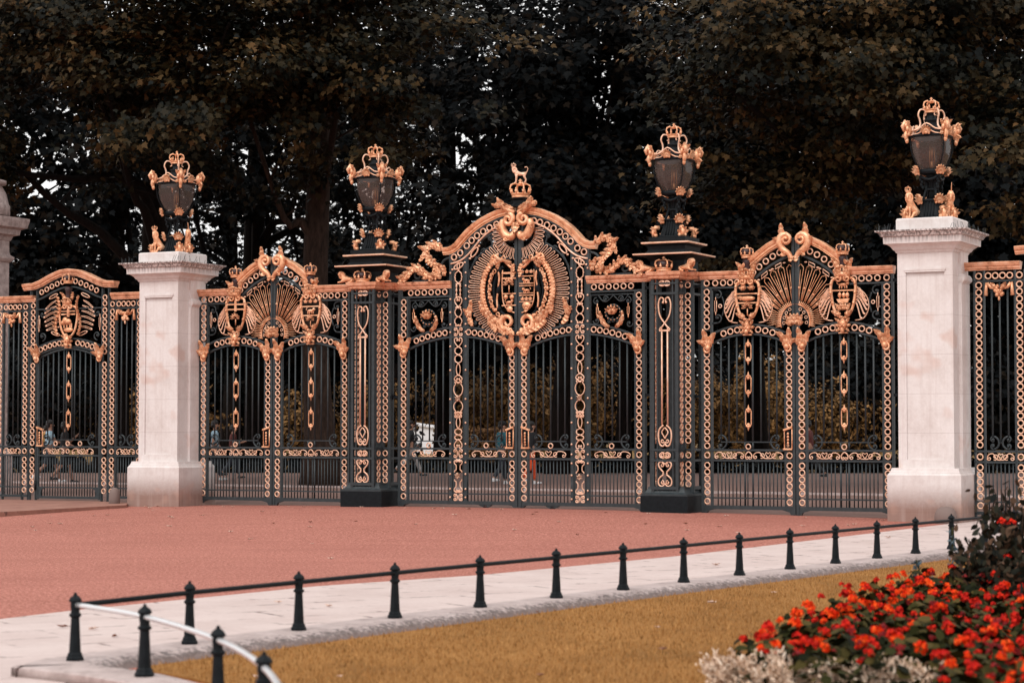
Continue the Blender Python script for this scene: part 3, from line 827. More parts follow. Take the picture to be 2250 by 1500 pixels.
    cr.leaf((X(.2), 5.0), R(75 if sx > 0 else 105), .26, .055, -.1, .04, 3, .025, .5 * sx); cr.leaf((X(.24), 4.95), R(20 if sx > 0 else 160), .14, .05, -.1, .05, 2)
    cr.leaf((X(.05), 4.68), R(270), .12, .05, -.1, .03, 2); cr.leaf((X(.12), 4.76), R(-40 if sx > 0 else 220), .14, .05, -.1, .04, 2)
    cr.build('crest_scroll', M['gold'], root)
    if sx < 0: lock_plate(root, X(.06), 1)
    for z in (2.22, 4.2): hinge(root, X(1.775), z, sx)
    return root

# ------------------------------------------------------------------ great central gates
ARCH = interp([(0, 5.80), (.2, 5.79), (.4, 5.755), (.55, 5.70), (.7, 5.635), (.86, 5.545), (1.0, 5.44), (1.12, 5.325), (1.25, 5.19), (1.36, 5.12), (1.46, 5.09), (1.6, 5.085)])
def motif(kind, x, z0, z1, w):
    """one gilt motif of the tall scroll panel"""
    m = MB(); h = z1 - z0; cz = (z0 + z1) / 2; y = -.03; r = .0108
    def both(P, closed=False):
        for q in (-1, 1): m.tube(xz([(x + q * a * w, z0 + b * h) for a, b in smooth(P, 4)], y), r, 6)
    if kind == 'lens': both([(0, 0), (.35, .2), (.5, .5), (.35, .8), (0, 1)])
    elif kind == 'oct': both([(0, 0), (.45, .12), (.8, .25), (.8, .42), (.95, .5), (.8, .58), (.8, .75), (.45, .88), (0, 1)])
    elif kind in ('heart', 'heart_up', 'vase', 'vase_up'):
        P = [(0, 0), (.5, .25), (.9, .6), (.85, .9), (.45, 1.0), (.18, .85), (.35, .72)] if 'heart' in kind else [(0.08, 0), (.6, .12), (.95, .38), (.9, .65), (.55, .85), (.75, .97), (.4, 1.0), (.2, .92)]
        if kind.endswith('up'): P = [(a, 1 - b) for a, b in P]
        both(P)
        e = P[-1]; m.ell((x - e[0] * w * .7, y, z0 + e[1] * h), .02, .02, .02); m.ell((x + e[0] * w * .7, y, z0 + e[1] * h), .02, .02, .02)
    elif kind == 'keyhole' or kind == 'keyhole_up':
        P = [(.0, 1), (.4, .98), (.9, .9), (.9, .7), (.5, .55), (.5, .2), (.85, .12), (.85, 0)]
        if kind.endswith('up'): P = [(a, 1 - b) for a, b in P]
        both(P)
        m.ell((x, y, z0 + (P[0][1] * .8 + .1) * h), .05, .015, .02)
        for q in (-1, 1): m.tube(xz([(x + q * w * .45 + p[0], p[1]) for p in spiral((0, z0 + (P[0][1] * .84 + .08) * h), .035, .01, R(90), q * 1.0)], y), .010, 5)
    elif kind == 'cc':
        for q in (-1, 1):
            m.tube(xz(smooth([(x + q * w * .9, z1 - h * .1), (x + q * w * .45, z1), (x + q * w * .15, cz), (x + q * w * .45, z0), (x + q * w * .9, z0 + h * .1)], 4), y), r, 6)
            for e in (-1, 1): m.tube(xz(spiral((x + q * w * .72, cz + e * h * .3), .032, .008, R(90 * e), e * -q * .9), y), .010, 5)
    elif kind == 'baluster':
        for q in (-1, 1):
            m.tube([(x + q * w * .55, y, z0 + h * k / 12) for k in range(13)], [.008, .012, .022, .012, .009, .012, .024, .013, .009, .013, .022, .012, .008], 6)
        for zz in (z0, z1): m.box(x - w * .7, x + w * .7, y - .012, y + .012, zz - .012, zz + .012)
    elif kind == 'star':
        for k in range(6): m.leaf((x, cz), R(60 * k + 30), .062, .016, y - .01, .01, 1)
        m.ell((x, y - .02, cz), .02, .015, .02)
    return m
MOTIFS = [('lens', 4.80, 4.64, .055), ('oct', 4.64, 4.40, .085), ('baluster', 4.39, 4.14, .075), ('heart', 4.12, 3.95, .085), ('vase', 3.95, 3.76, .075), ('vase_up', 3.76, 3.585, .08), ('cc', 3.55, 3.40, .085),
          ('heart', 3.36, 3.19, .09), ('oct', 3.19, 3.04, .085), ('oct', 3.04, 2.88, .085), ('lens', 2.88, 2.64, .085), ('heart_up', 2.66, 2.55, .09), ('vase', 2.53, 2.25, .10), ('star', 2.27, 2.15, .05),
          ('vase_up', 2.17, 1.93, .10), ('cc', 1.95, 1.86, .07), ('lens', 1.87, 1.64, .085), ('oct', 1.64, 1.52, .085), ('oct', 1.52, 1.42, .085), ('heart_up', 1.44, 1.27, .09), ('cc', 1.245, 1.09, .095),
          ('keyhole', 1.05, .81, .09), ('star', .80, .69, .06), ('keyhole_up', .68, .43, .09), ('cc', .395, .28, .09)]

def central_leaf(sx, label):
    root = thing('gate_leaf', label, 'gate', GW(0, 0, 0), -PHI, 'great central gates')
    X = lambda t: sx * t
    arc = lambda t: 3.475 - 0.19 * (t - 1.285) ** 2
    f = MB()
    f.box(X(.008), X(.07), -.05, .05, .17, 5.72)
    f.box(X(.178), X(.212), -.032, .032, .22, 3.30)
    for t in (1.115, 1.435): f.box(X(t - .03), X(t + .03), -.036, .036, .22, 5.1 if t < 1.2 else 4.86)
    for t in (1.175, 1.375): f.box(X(t - .009), X(t + .009), -.02, .02, .27, 4.86)
    f.box(X(2.368), X(2.402), -.032, .032, .22, 4.17)
    f.box(X(2.53), X(2.585), -.045, .045, .15, 4.31)
    for (z, h, d) in ((1.258, .036, .034), (1.076, .036, .034), (.407, .026, .022), (.24, .065, .038)):
        f.box(X(.07), X(2.53), -d, d, z - h / 2, z + h / 2)
    for (a, b) in ((.37, .98), (1.6, 2.21)): f.box(X(a), X(b), -.016, .016, 1.392, 1.412)
    f.box(X(1.46), X(2.53), -.034, .034, 4.145, 4.178)
    for zz in (4.12, 3.40): f.box(X(2.402), X(2.53), -.02, .02, zz - .012, zz + .012)
    for q in (.09, -.09): f.sweep([(X(t), z + q) for t, z in arc_pts(arc, .2, 2.38, 20)], flat(.034, .066))
    f.sweep([(X(t), ARCH(t) - .37 + (.03 if t > 1.3 else 0)) for t in [.1 + .1 * i for i in range(14)]], flat(.03, .06))
    f.sweep([(X(t), ARCH(t) - .155) for t in [.07 + .1 * i for i in range(15)]], flat(.03, .08))
    f.prism([(X(.008), .17), (X(.008), .3), (X(.3), .22), (X(.14), .2), (X(.1), .165)], -.036, .036)
    f.prism([(X(2.585), .15), (X(2.6), .3), (X(2.3), .22), (X(2.45), .18), (X(2.48), .145), (X(2.6), .145)], -.04, .04)
    f.prism([(X(.55), .215), (X(.85), .215), (X(.8), .18), (X(.73), .16), (X(.66), .155), (X(.6), .18)], -.03, .03)
    f.prism([(X(1.42), 4.45), (X(1.47), 4.45), (X(1.47), 4.98), (X(1.42), 4.98)], -.035, .035)
    f.build('frame', M['iron'], root)
    wheel = MB(); wheel.tube([(X(.7), -.03, .165), (X(.7), .03, .165)], .04, 10); wheel.build('wheel', M['maroon'], root)
    for z in [4.07 - .126 * i for i in range(6)]: ring(root, X(2.465), z)
    for z in COL_LOW:
        ring(root, X(2.465), z)
        if not (1.25 < z < 1.6): ring(root, X(.125), z)
    for k in range(6): ring(root, X(1.565 + .149 * k), 4.243)
    for k in range(6): ring(root, X(.415 + .127 * k), arc(.415 + .127 * k)); ring(root, X(1.56 + .125 * k), arc(1.56 + .125 * k))
    for t in (.33, .456, .604, .74, .87, .985, 1.09): ring(root, X(t), ARCH(t) - .247 + .0, 1.12)
    for (t, z) in ((1.23, 4.975), (1.365, 4.90)): ring(root, X(t), z, 1.12)
    for t in (.36, .51, .66, .81, .955, 1.617, 1.766, 1.915, 2.064, 2.215): bar(root, X(t), 1.40, arc(t) - .09)
    for k in range(12): bar(root, X(.285 + .0725 * k), .27, 1.06, .0115)
    for k in range(12): bar(root, X(1.505 + .0725 * k), .27, 1.06, .0115)
    for kind, za, zb, w in MOTIFS: motif(kind, X(1.275), zb, za, w).build('scroll_motif', M['gold_pale'], root)
    st = MB()
    for z in (4.6, 4.35, 4.1, 3.85, 3.62, 3.47, 3.2, 2.75, 2.2, 1.75, 1.35, 1.165, 1.0, .78, .5, .34):
        for q in (-.165, .165): st.ell((X(1.275) + q, -.045, z), .021, .021, .021, 6, 4)
    st.build('stud', M['gold_pale'], root)
    gold_rail(root, X(1.42), X(2.64))
    g = MB(); g.sweep([(X(t), ARCH(t) - .135) for t in [.1 + .05 * i for i in range(31)]], SEC_RAIL); g.build('arch_moulding', M['gold'], root)
    g = MB(); g.tube(xz([(X(a), b) for a, b in smooth([(.3, 5.50), (.537, 5.40), (.779, 5.233), (1.047, 4.957), (1.234, 4.83), (1.44, 4.775)], 4)], -.035), .018, 6)
    g.build('arch_fillet', M['gold_pale'], root)
    for (a, b, an) in ((.93, 4.98, -50), (1.27, 4.73, -25)):
        m = MB(); d = Vector((math.cos(R(an)), math.sin(R(an)))); nn = Vector((-d.y, d.x))
        pts = [Vector((a, b)) + d * (.11 * math.cos(w)) + nn * (.045 * math.sin(w)) for w in [2 * PI * k / 14 for k in range(14)]]
        m.tube(xz([(X(p.x), p.y) for p in pts], -.03), .014, 6, closed=True)
        for q in (-1, 1): p = Vector((a, b)) + d * (.15 * q); m.ell((X(p.x), -.03, p.y), .028, .015, .02)
        m.build('arch_link', M['gold_pale'], root)
    # dark scrollwork behind the arms
    sw = MB()
    for P in ([(.08, 4.85), (.3, 4.84), (.48, 4.98), (.56, 5.12), (.62, 5.3)], [(.55, 5.1), (.7, 5.02), (.9, 4.85), (1.05, 4.62)], [(.3, 3.46), (.6, 3.5), (.85, 3.7), (1.0, 3.95), (1.09, 4.3)],
              [(.9, 4.9), (1.04, 4.6), (1.09, 4.3)]):
        sw.tube(xz([(X(a), b) for a, b in smooth(P, 5)]), .018, 6)
    for (a, b, r, a0, tn) in ((.62, 5.24, .07, 60, 1.0), (.60, 4.98, .1, 150, -1.1), (.93, 3.62, .1, 200, 1.1), (1.02, 3.82, .06, 0, 1.0), (.12, 3.5, .07, 90, 1), (.74, 4.99, .06, 0, 1)):
        sw.tube(xz([(X(p[0]), p[1]) for p in spiral((a, b), r, .015, R(a0), tn)]), .015, 6); sw.ell((X(a), 0, b), .03, .03, .03)
    sw.build('dark_scroll', M['iron'], root)
    # upper half fan
    fan = MB()
    for k, a in enumerate(range(-84, 14, 9)):
        ro = .50; ri = .31; da = 3.0
        L = [(ri, -da * .8), (ro - .05, -da), (ro, -da * .6), (ro + .02, 0), (ro, da * .6), (ro - .05, da), (ri, da * .8)]
        fan.tube(xz([(X(.03 + q * math.cos(R(a + w))), 5.33 + q * math.sin(R(a + w))) for q, w in smooth(L, 3)], -.03), .0072, 5)
    fan.build('ray_fan', M['gold_pale'], root)
    # great oval: gilt band and rays
    band = MB()
    el = lambda a, rx, rz: (X(.02 + rx * math.cos(R(a))), 4.24 + rz * math.sin(R(a)))
    bp = [el(a, .72, .76) for a in range(58, -72, -5)]
    band.tube(xz(bp, -.06), [.02 + .022 * math.sin(PI * i / (len(bp) - 1)) + .012 * (i / len(bp)) for i in range(len(bp))], 8)
    for k, a in enumerate(range(56, -64, -5)):
        p = el(a, .685, .725); band.ell((p[0], -.085, p[1]), .035, .025, .03, 6, 4)
        p = el(a + 2.5, .75, .79); band.ell((p[0], -.08, p[1]), .03, .02, .026, 6, 4)
    band.tube(xz([(X(p[0]), p[1]) for p in spiral((.2, 3.63), .16, .03, R(-75), 1.25, 18)], -.09), [.055 - .0018 * i for i in range(19)], 8)
    for (a, b, an, L, bd) in ((.3, 3.52, 190, .32, .7), (.45, 3.56, 200, .3, .8), (.6, 3.66, 215, .3, .6), (.3, 3.6, 20, .4, .9), (.45, 3.62, 35, .36, .7), (.66, 3.78, 60, .28, .4), (.2, 3.52, 250, .14, .3)):
        band.leaf((X(a), b), R(an if sx > 0 else 180 - an), L, .065, -.09, .06, 4, .02, bd * sx)
    band.build('oval_band', M['gold'], root)
    rays = MB()
    for k, a in enumerate([62 - 5.6 * i for i in range(23)]):
        ro = 1.0 if a > -48 else .97; c = a + 3; lo, hi = .80, 1.0
        rx0, rz0, rx1, rz1 = .76, .80, 1.03, .98
        P0 = el(a, rx0, rz0); P1 = el(a - 2.3, rx0, rz0)
        Q0 = el(a + .8, rx1 - .03, rz1 - .03); Q1 = el(a - 1.9, rx1 - .03, rz1 - .03); T = el(a - .5, rx1 + .01, rz1 + .01)
        rays.tube(xz(smooth([P0, Q0, T, Q1, P1], 3), -.03), .0075, 5)
    rays.build('oval_rays', M['gold_pale'], root)
    inn = MB()
    inn.tube(xz([el(a, .655, .70) for a in range(60, -68, -6)], -.02), .016, 6); inn.tube(xz([el(a, .50, .56) for a in range(52, -75, -6)], -.02), .03, 6)
    inn.build('oval_rim', M['iron_dark'], root)
    gar = MB()                                              # garland with medallions between the rims
    for k, a in enumerate(range(44, -66, -9)):
        p = el(a, .575, .63)
        if k % 3 == 1: gar.ring((p[0], -.05, p[1]), .035, .012, 12, 5)
        else:
            for j in range(3): gar.ell((p[0] + random.uniform(-.03, .03), -.05, p[1] + random.uniform(-.04, .04)), .032, .03, .036, 6, 4)
            gar.leaf(p, R(a + 90 if sx > 0 else 90 - a), .1, .03, -.05, .03, 2)
    gar.build('garland', M['gold'], root)
    tops = MB()
    tops.tube(xz([(X(p[0]), p[1]) for p in spiral((.47, 4.84), .095, .02, R(-100), 1.3, 16)], -.07), .022, 7)
    tops.tube(xz([(X(a), b) for a, b in smooth([(.06, 4.72), (.12, 4.66), (.2, 4.72), (.3, 4.80), (.42, 4.76), (.5, 4.74)], 4)], -.07), .026, 7)
    for (a, b, an) in ((.1, 4.72, 250), (.12, 4.74, 20), (.28, 4.8, 10), (.4, 4.78, -20), (.08, 4.62, 265)): tops.leaf((X(a), b), R(an if sx > 0 else 180 - an), .16, .04, -.08, .04, 3)
    tops.ring((X(.29), -.07, 4.84), .04, .012, 12, 5)
    tops.build('scroll_crest', M['gold'], root)
    sh = MB()
    x0, x1 = X(.035), X(.33); cx = (x0 + x1) / 2
    rows = ((4.62, 'c'), (4.5, 'b'), (4.42, 'l'), (4.32, 'b'), (4.24, 'f'), (4.14, 'b'), (4.05, 'l'), (3.97, 'b'))
    if sx < 0:
        hbar(sh, x0, x1, 4.56, .035); hbar(sh, x0, x1, 4.46, .03); sh.box(X(.12) - .02, X(.12) + .02, -.07, -.04, 4.38, 4.66); sprig(sh, cx, 4.31, .24)
        hbar(sh, x0, x1, 4.17, .02); 
        for q in (-.07, .06): sh.ell((cx + q, -.05, 4.11), .05, .03, .045); 
        lion_passant(sh, cx, 4.01, .13); hbar(sh, x0, x1, 3.95, .02)
        sh.tube([(X(.2), -.05, 3.93), (X(.13), -.05, 3.82)], .012, 5); sh.ell((X(.17), -.05, 3.88), .07, .03, .06)
    else:
        for q in (-.09, .01, .1): fleur(sh, cx + q, 4.57, .09)
        for z in (4.49, 4.31, 4.13): hbar(sh, x0, x1, z, .018)
        lion_passant(sh, cx, 4.41, .13, q=-1); lion_passant(sh, cx, 4.225, .13, q=-1); hbar(sh, x0, x1, 4.355, .015); hbar(sh, x0, x1, 4.17, .015)
        for q in (-.08, .0, .08): fleur(sh, cx + q, 4.06, .09)
        sh.ell((cx, -.05, 3.94), .1, .03, .07); sh.leaf((cx, 3.98), R(270), .18, .06, -.05, .03, 3); hbar(sh, x0, x1, 4.01, .015)
    sh.tube(xz(smooth([(X(.04), 3.80), (X(.2), 3.86), (X(.31), 4.0), (X(.34), 4.3), (X(.33), 4.62)], 4), -.03), .012, 6)
    sh.build('shield', M['gold'], root)
    su = MB()                                               # the dark supporter with a gilt staff beside the shield
    su.tube([(X(a), -.03, b) for a, b in smooth([(.36, 4.68), (.42, 4.5), (.40, 4.3), (.45, 4.1), (.40, 3.86)], 4)], [.03 + .02 * math.sin(i * .9) for i in range(17)], 8)
    so = su.build('supporter', M['iron_dark'], root)
    sg = MB()
    sg.tube([(X(a), -.06, b) for a, b in smooth([(.40, 4.60), (.385, 4.45), (.41, 4.3)], 4)], [.012, .02, .024, .02, .02, .02, .016, .016, .012], 6)
    sg.tube([(X(a), -.06, b) for a, b in smooth([(.42, 4.18), (.435, 4.05), (.42, 3.9)], 4)], .018, 6); sg.build('gilt_limb', M['gold'], so)
    # acanthus clasp over the crown of the arch
    cl = MB()
    cl.tube(xz([(X(p[0]), p[1]) for p in spiral((.16, 5.56), .12, .025, R(100), 1.35, 18)], -.13), [.055 - .0016 * i for i in range(19)], 8)
    P = [(.28, 5.56), (.3, 5.42), (.22, 5.27), (.1, 5.24), (.05, 5.32)]
    cl.tube([(X(a), -.11, b) for a, b in smooth(P, 4)], [.05 + .035 * math.sin(PI * i / 16) for i in range(17)], 8)
    cl.tube([(X(a), -.12, b) for a, b in smooth([(.04, 5.68), (.1, 5.72), (.2, 5.76), (.32, 5.84), (.42, 5.86)], 4)], [.04 + .02 * math.sin(PI * i / 16) for i in range(17)], 7)
    for (a, b, an, L, W, bd) in ((.1, 5.7, 35, .36, .07, .5), (.12, 5.68, 60, .26, .06, -.8), (.3, 5.84, 50, .15, .05, .9), (.34, 5.82, 0, .14, .05, .9), (.24, 5.3, 20, .16, .05, .8), (.14, 5.26, -60, .14, .06, .4), (.05, 5.5, 250, .22, .06, .3), (.28, 5.4, 40, .14, .05, -.6), (.06, 5.75, 20, .2, .05, .6)):
        cl.leaf((X(a), b), R(an if sx > 0 else 180 - an), L, W, -.14, .06, 3, .02, bd * sx)
    cl.build('acanthus_clasp', M['gold'], root)
    # dragon scroll climbing the shoulder
    dr = MB()
    P = [(1.62, 5.06), (1.75, 5.15), (1.9, 5.13), (1.97, 5.04), (1.9, 4.9), (1.78, 4.8), (1.70, 4.68), (1.74, 4.57), (1.86, 4.53), (2.0, 4.60), (2.1, 4.70), (2.22, 4.72), (2.33, 4.64), (2.42, 4.54), (2.55, 4.50)]
    S = smooth(P, 4)
    dr.tube([(X(a), -.05, b) for a, b in S], [.035 + .02 * abs(math.sin(i * .33)) for i in range(len(S))], 7)
    for i in range(0, len(S) - 2, 3):
        a, b = S[i]; c, d = S[i + 2]; an = math.atan2(d - b, c - a)
        for q in (.75, -.75):
            aa = an + q; dr.leaf((X(a), b), aa if sx > 0 else PI - aa, .13, .04, -.07, .04, 2)
    for (a, b, an) in ((1.97, 5.0, -60), (1.92, 5.06, 20), (1.9, 4.95, -100), (1.55, 4.62, 60), (1.56, 4.55, 100), (1.62, 4.52, 20)): dr.leaf((X(a), b), R(an if sx > 0 else 180 - an), .2, .05, -.08, .05, 3)
    do = dr.build('dragon_scroll', M['gold'], root)
    ds = MB()
    ds.tube(xz([(X(p[0]), p[1]) for p in spiral((2.17, 4.58), .11, .03, R(150), -1.2)]), .022, 6); ds.tube(xz([(X(a), b) for a, b in smooth([(1.47, 4.9), (1.6, 4.85), (1.68, 4.72), (1.75, 4.5), (2.0, 4.46), (2.3, 4.47)], 4)]), .025, 6)
    ds.build('scroll_stem', M['iron'], do)
    # small upper panel with shell badge
    pc = (1.94, 3.80)
    pd = MB()
    pd.tube(xz([(X(a), b) for a, b in ((1.49, 3.58), (1.49, 4.1), (2.34, 4.1), (2.34, 3.42))]), .016, 5)
    for (a, b, r, a0, tn) in ((1.6, 3.98, .07, 90, 1), (2.24, 3.98, .07, 90, -1), (1.78, 4.02, .06, 0, 1.1), (2.1, 4.02, .06, 180, -1.1), (1.6, 3.62, .07, 180, 1), (2.26, 3.56, .07, 0, -1), (1.94, 3.63, .05, 90, 1), (1.86, 3.6, .05, 0, 1), (2.02, 3.6, .05, 180, -1)):
        pd.tube(xz([(X(p[0]), p[1]) for p in spiral((a, b), r, .015, R(a0), tn)]), .012, 6); pd.ell((X(a), 0, b), .022, .022, .022)
    for q in (-1, 1): pd.tube(xz([(X(pc[0] + q * a), b) for a, b in smooth([(0, 4.09), (.12, 3.98), (.22, 3.99), (.3, 4.09)], 4)]), .011, 6)
    pd.tube(xz([(X(pc[0] + .15 * math.cos(w)), pc[1] - .03 + .14 * math.sin(w)) for w in [2 * PI * k / 20 for k in range(20)]], -.01), .016, 6, closed=True)
    pd.build('panel_scroll', M['iron'], root)
    bd = MB()
    for k in range(5): bd.leaf((X(pc[0]), pc[1] - .05), R(90 + (k - 2) * 28), .15, .04, -.06, .03, 2)
    bd.ell((X(pc[0]), -.06, pc[1] - .01), .09, .03, .06)
    for k in range(14): a = 2 * PI * k / 14; bd.ell((X(pc[0]) + .15 * math.cos(a), -.035, pc[1] - .03 + .14 * math.sin(a)), .013, .013, .013, 6, 4)
    for q in (-1, 1):
        for (a, b, an, L) in ((.1, 3.5, 25, .3), (.14, 3.5, 40, .34)): bd.leaf((X(pc[0]) + q * a * .6, b), R(an if q > 0 else 180 - an), L, .04, -.05, .05, 3, .015, 1.1 * q)
        lx = X(pc[0]) + q * .31
        bd.tube(xz([(lx + a, pc[1] + b) for a, b in ((-.018, -.07), (.018, -.07), (.018, .07), (-.018, .07))], -.03), .008, 5, closed=True)
        for e in (-1, 1): bd.ell((lx, -.03, pc[1] + e * .1), .012, .012, .04)
    bd.build('shell_badge', M['gold'], root)
    for (a, b) in ((.26, .99), (1.56, 2.29)): s_band(root, min(X(a), X(b)), max(X(a), X(b)))
    for t in (.675, 1.915): ring(root, X(t), 1.32, .9)
    c_scroll(root, X(.36), 1.40, -sx); c_scroll(root, X(.985), 1.40, sx); c_scroll(root, X(1.59), 1.40, -sx); c_scroll(root, X(2.22), 1.40, sx)
    acanthus(root, X(.19), 3.22, sx, s=1.2); acanthus(root, X(2.41), 3.22, -sx, s=1.2)
    lf = MB()
    for (an, L, bd_) in ((95, .34, .3), (75, .2, -.7), (250, .2, -.5)): lf.leaf((X(1.03), 3.74), R(an if sx > 0 else 180 - an), L, .055, -.05, .04, 3, .02, bd_ * sx)
    lf.build('spandrel_leaf', M['gold'], root)
    lock_plate(root, X(.09), -sx)
    for z in (2.25, 4.2): hinge(root, X(2.585), z, sx)
    return root
def rebase(root, cx):
    """move a thing's Empty to the foot of the thing, leaving its parts where they are"""
    root.location = GW(cx, 0, H(cx, 0))
    for ch in root.children:
        ch.location.x -= cx; ch.location.z -= H(cx, 0)

G_L, G_R = 'leaves of the left side gates', 'leaves of the right side gates'
rebase(central_leaf(-1, 'left leaf of the tall central gates, black and gold with half a royal shield'), -1.3)
rebase(central_leaf(1, 'right leaf of the tall central gates, its half shield striped with lions and lilies'), 1.3)
rebase(side_leaf(-5.455, -1, 'cross', 'gilded iron gate leaf beside the left stone pillar, its shield bearing a cross', 'side gate leaves'), -6.3)
rebase(side_leaf(-5.455, 1, 'lilies', 'gilded iron gate leaf whose shield has three lilies over a lion', 'side gate leaves'), -4.5)
rebase(side_leaf(5.455, -1, 'thistles', 'gilded iron gate leaf whose shield has two thistles over a fish', 'side gate leaves'), 4.5)
rebase(side_leaf(5.455, 1, 'ship', 'gilded iron gate leaf whose shield shows a sailing ship under a lion', 'side gate leaves'), 6.3)

# crown and lion on the arch
fin = thing('crown_finial', 'gilded crown with a small crowned lion standing on it, above the central arch', 'finial', GW(.03, 0, 5.80), -PHI)
m = MB(); m.square([(.13, 0), (.13, .03), (.1, .06), (.1, .12), (.15, .15), (.15, .165)]); m.build('plinth', M['iron_dark'], fin)
m = MB(); crown(m, (0, 0, .165), .36, .36); m.build('crown', M['gold'], fin)
o_, hp = beast('lion', fin, (0.0, 0, .45), .28, -1, 'standing', M['gold_pale'], .35)
m = MB(); crown(m, (hp[0], hp[1], hp[2] - .02), .085, .09); m.build('lion_crown', M['gold_pale'], o_)

# ------------------------------------------------------------------ fixed railings and pedestrian gate
def column_frame(f, x, z1=4.31):
    for q in (-.082, .082): f.box(x + q - .014, x + q + .014, -.03, .03, .12, z1)
def railing_panel(sx, label, cols, ornx):
    root = thing('railing_panel', label, 'railing', GW(0, 0, 0), -PHI, 'fixed railing panels')
    f = MB(); a, b = sx * (cols[0] - .1), sx * (cols[1] + .1)
    for c in cols: column_frame(f, sx * c)
    for (z, h, d) in ((1.258, .034, .03), (1.076, .034, .03), (.407, .026, .022), (.22, .05, .03), (4.13, .03, .03)): f.box(a, b, -d, d, z - h / 2, z + h / 2)
    f.box(sx * (cols[0] + .3), sx * (cols[1] - .3), -.014, .014, 1.395, 1.413)
    f.build('frame', M['iron'], root)
    for c in cols:
        for z in [4.215] + [4.06 - .1225 * i for i in range(23)] + COL_LOW[14:]: ring(root, sx * c, z)
    c0 = (cols[0] + cols[1]) / 2
    for k in (-1.5, -.5, .5, 1.5): ring(root, sx * (c0 + k * .122), 4.215)
    for k in (-1, 0, 1): bar(root, sx * (c0 + .135 * k), 1.40, 4.12)
    for k in range(7): bar(root, sx * (c0 + .068 * (k - 3)), .25, 1.06, .0115)
    o = MB(); ox = sx * ornx
    for j in range(16): o.ell((ox + random.uniform(-.07, .07), -.06, 3.97 + random.uniform(-.09, .07)), .035, .035, .035, 6, 4)
    o.ell((ox, -.06, 3.83), .02, .02, .04)
    for q in (-1, 1):
        o.tube([(ox + q * .05, -.05, 4.0), (ox + q * .14, -.05, 4.02), (ox + q * .2, -.05, 4.09)], .03, 6); o.tube([(ox + q * .215, -.05, 4.1), (ox + q * .225, -.05, 3.88)], [.02, .035], 6)
        o.leaf((ox + q * .05, 4.0), R(90 - q * 40), .13, .04, -.07, .03, 2)
    o.build('festoon', M['gold'], root)
    c_scroll(root, sx * (c0 - .14), 1.40, -sx, .11); c_scroll(root, sx * (c0 + .14), 1.40, sx, .11)
    s_band(root, sx * c0 - .23, sx * c0 + .23)
    gold_rail(root, sx * (cols[0] - .24), sx * (cols[1] + .02))
    rebase(root, sx * c0)
    return root
railing_panel(-1, 'black and gold railing panel squeezed between the pedestrian gate and the white pillar', (8.72, 9.41), 9.07)
railing_panel(-1, 'black and gold railing panel cut by the left edge, before the grey pier', (11.69, 12.38), 12.05)
railing_panel(1, 'tall railing panel with gold rings at the far right, behind the tall plant', (8.72, 9.41), 9.07)

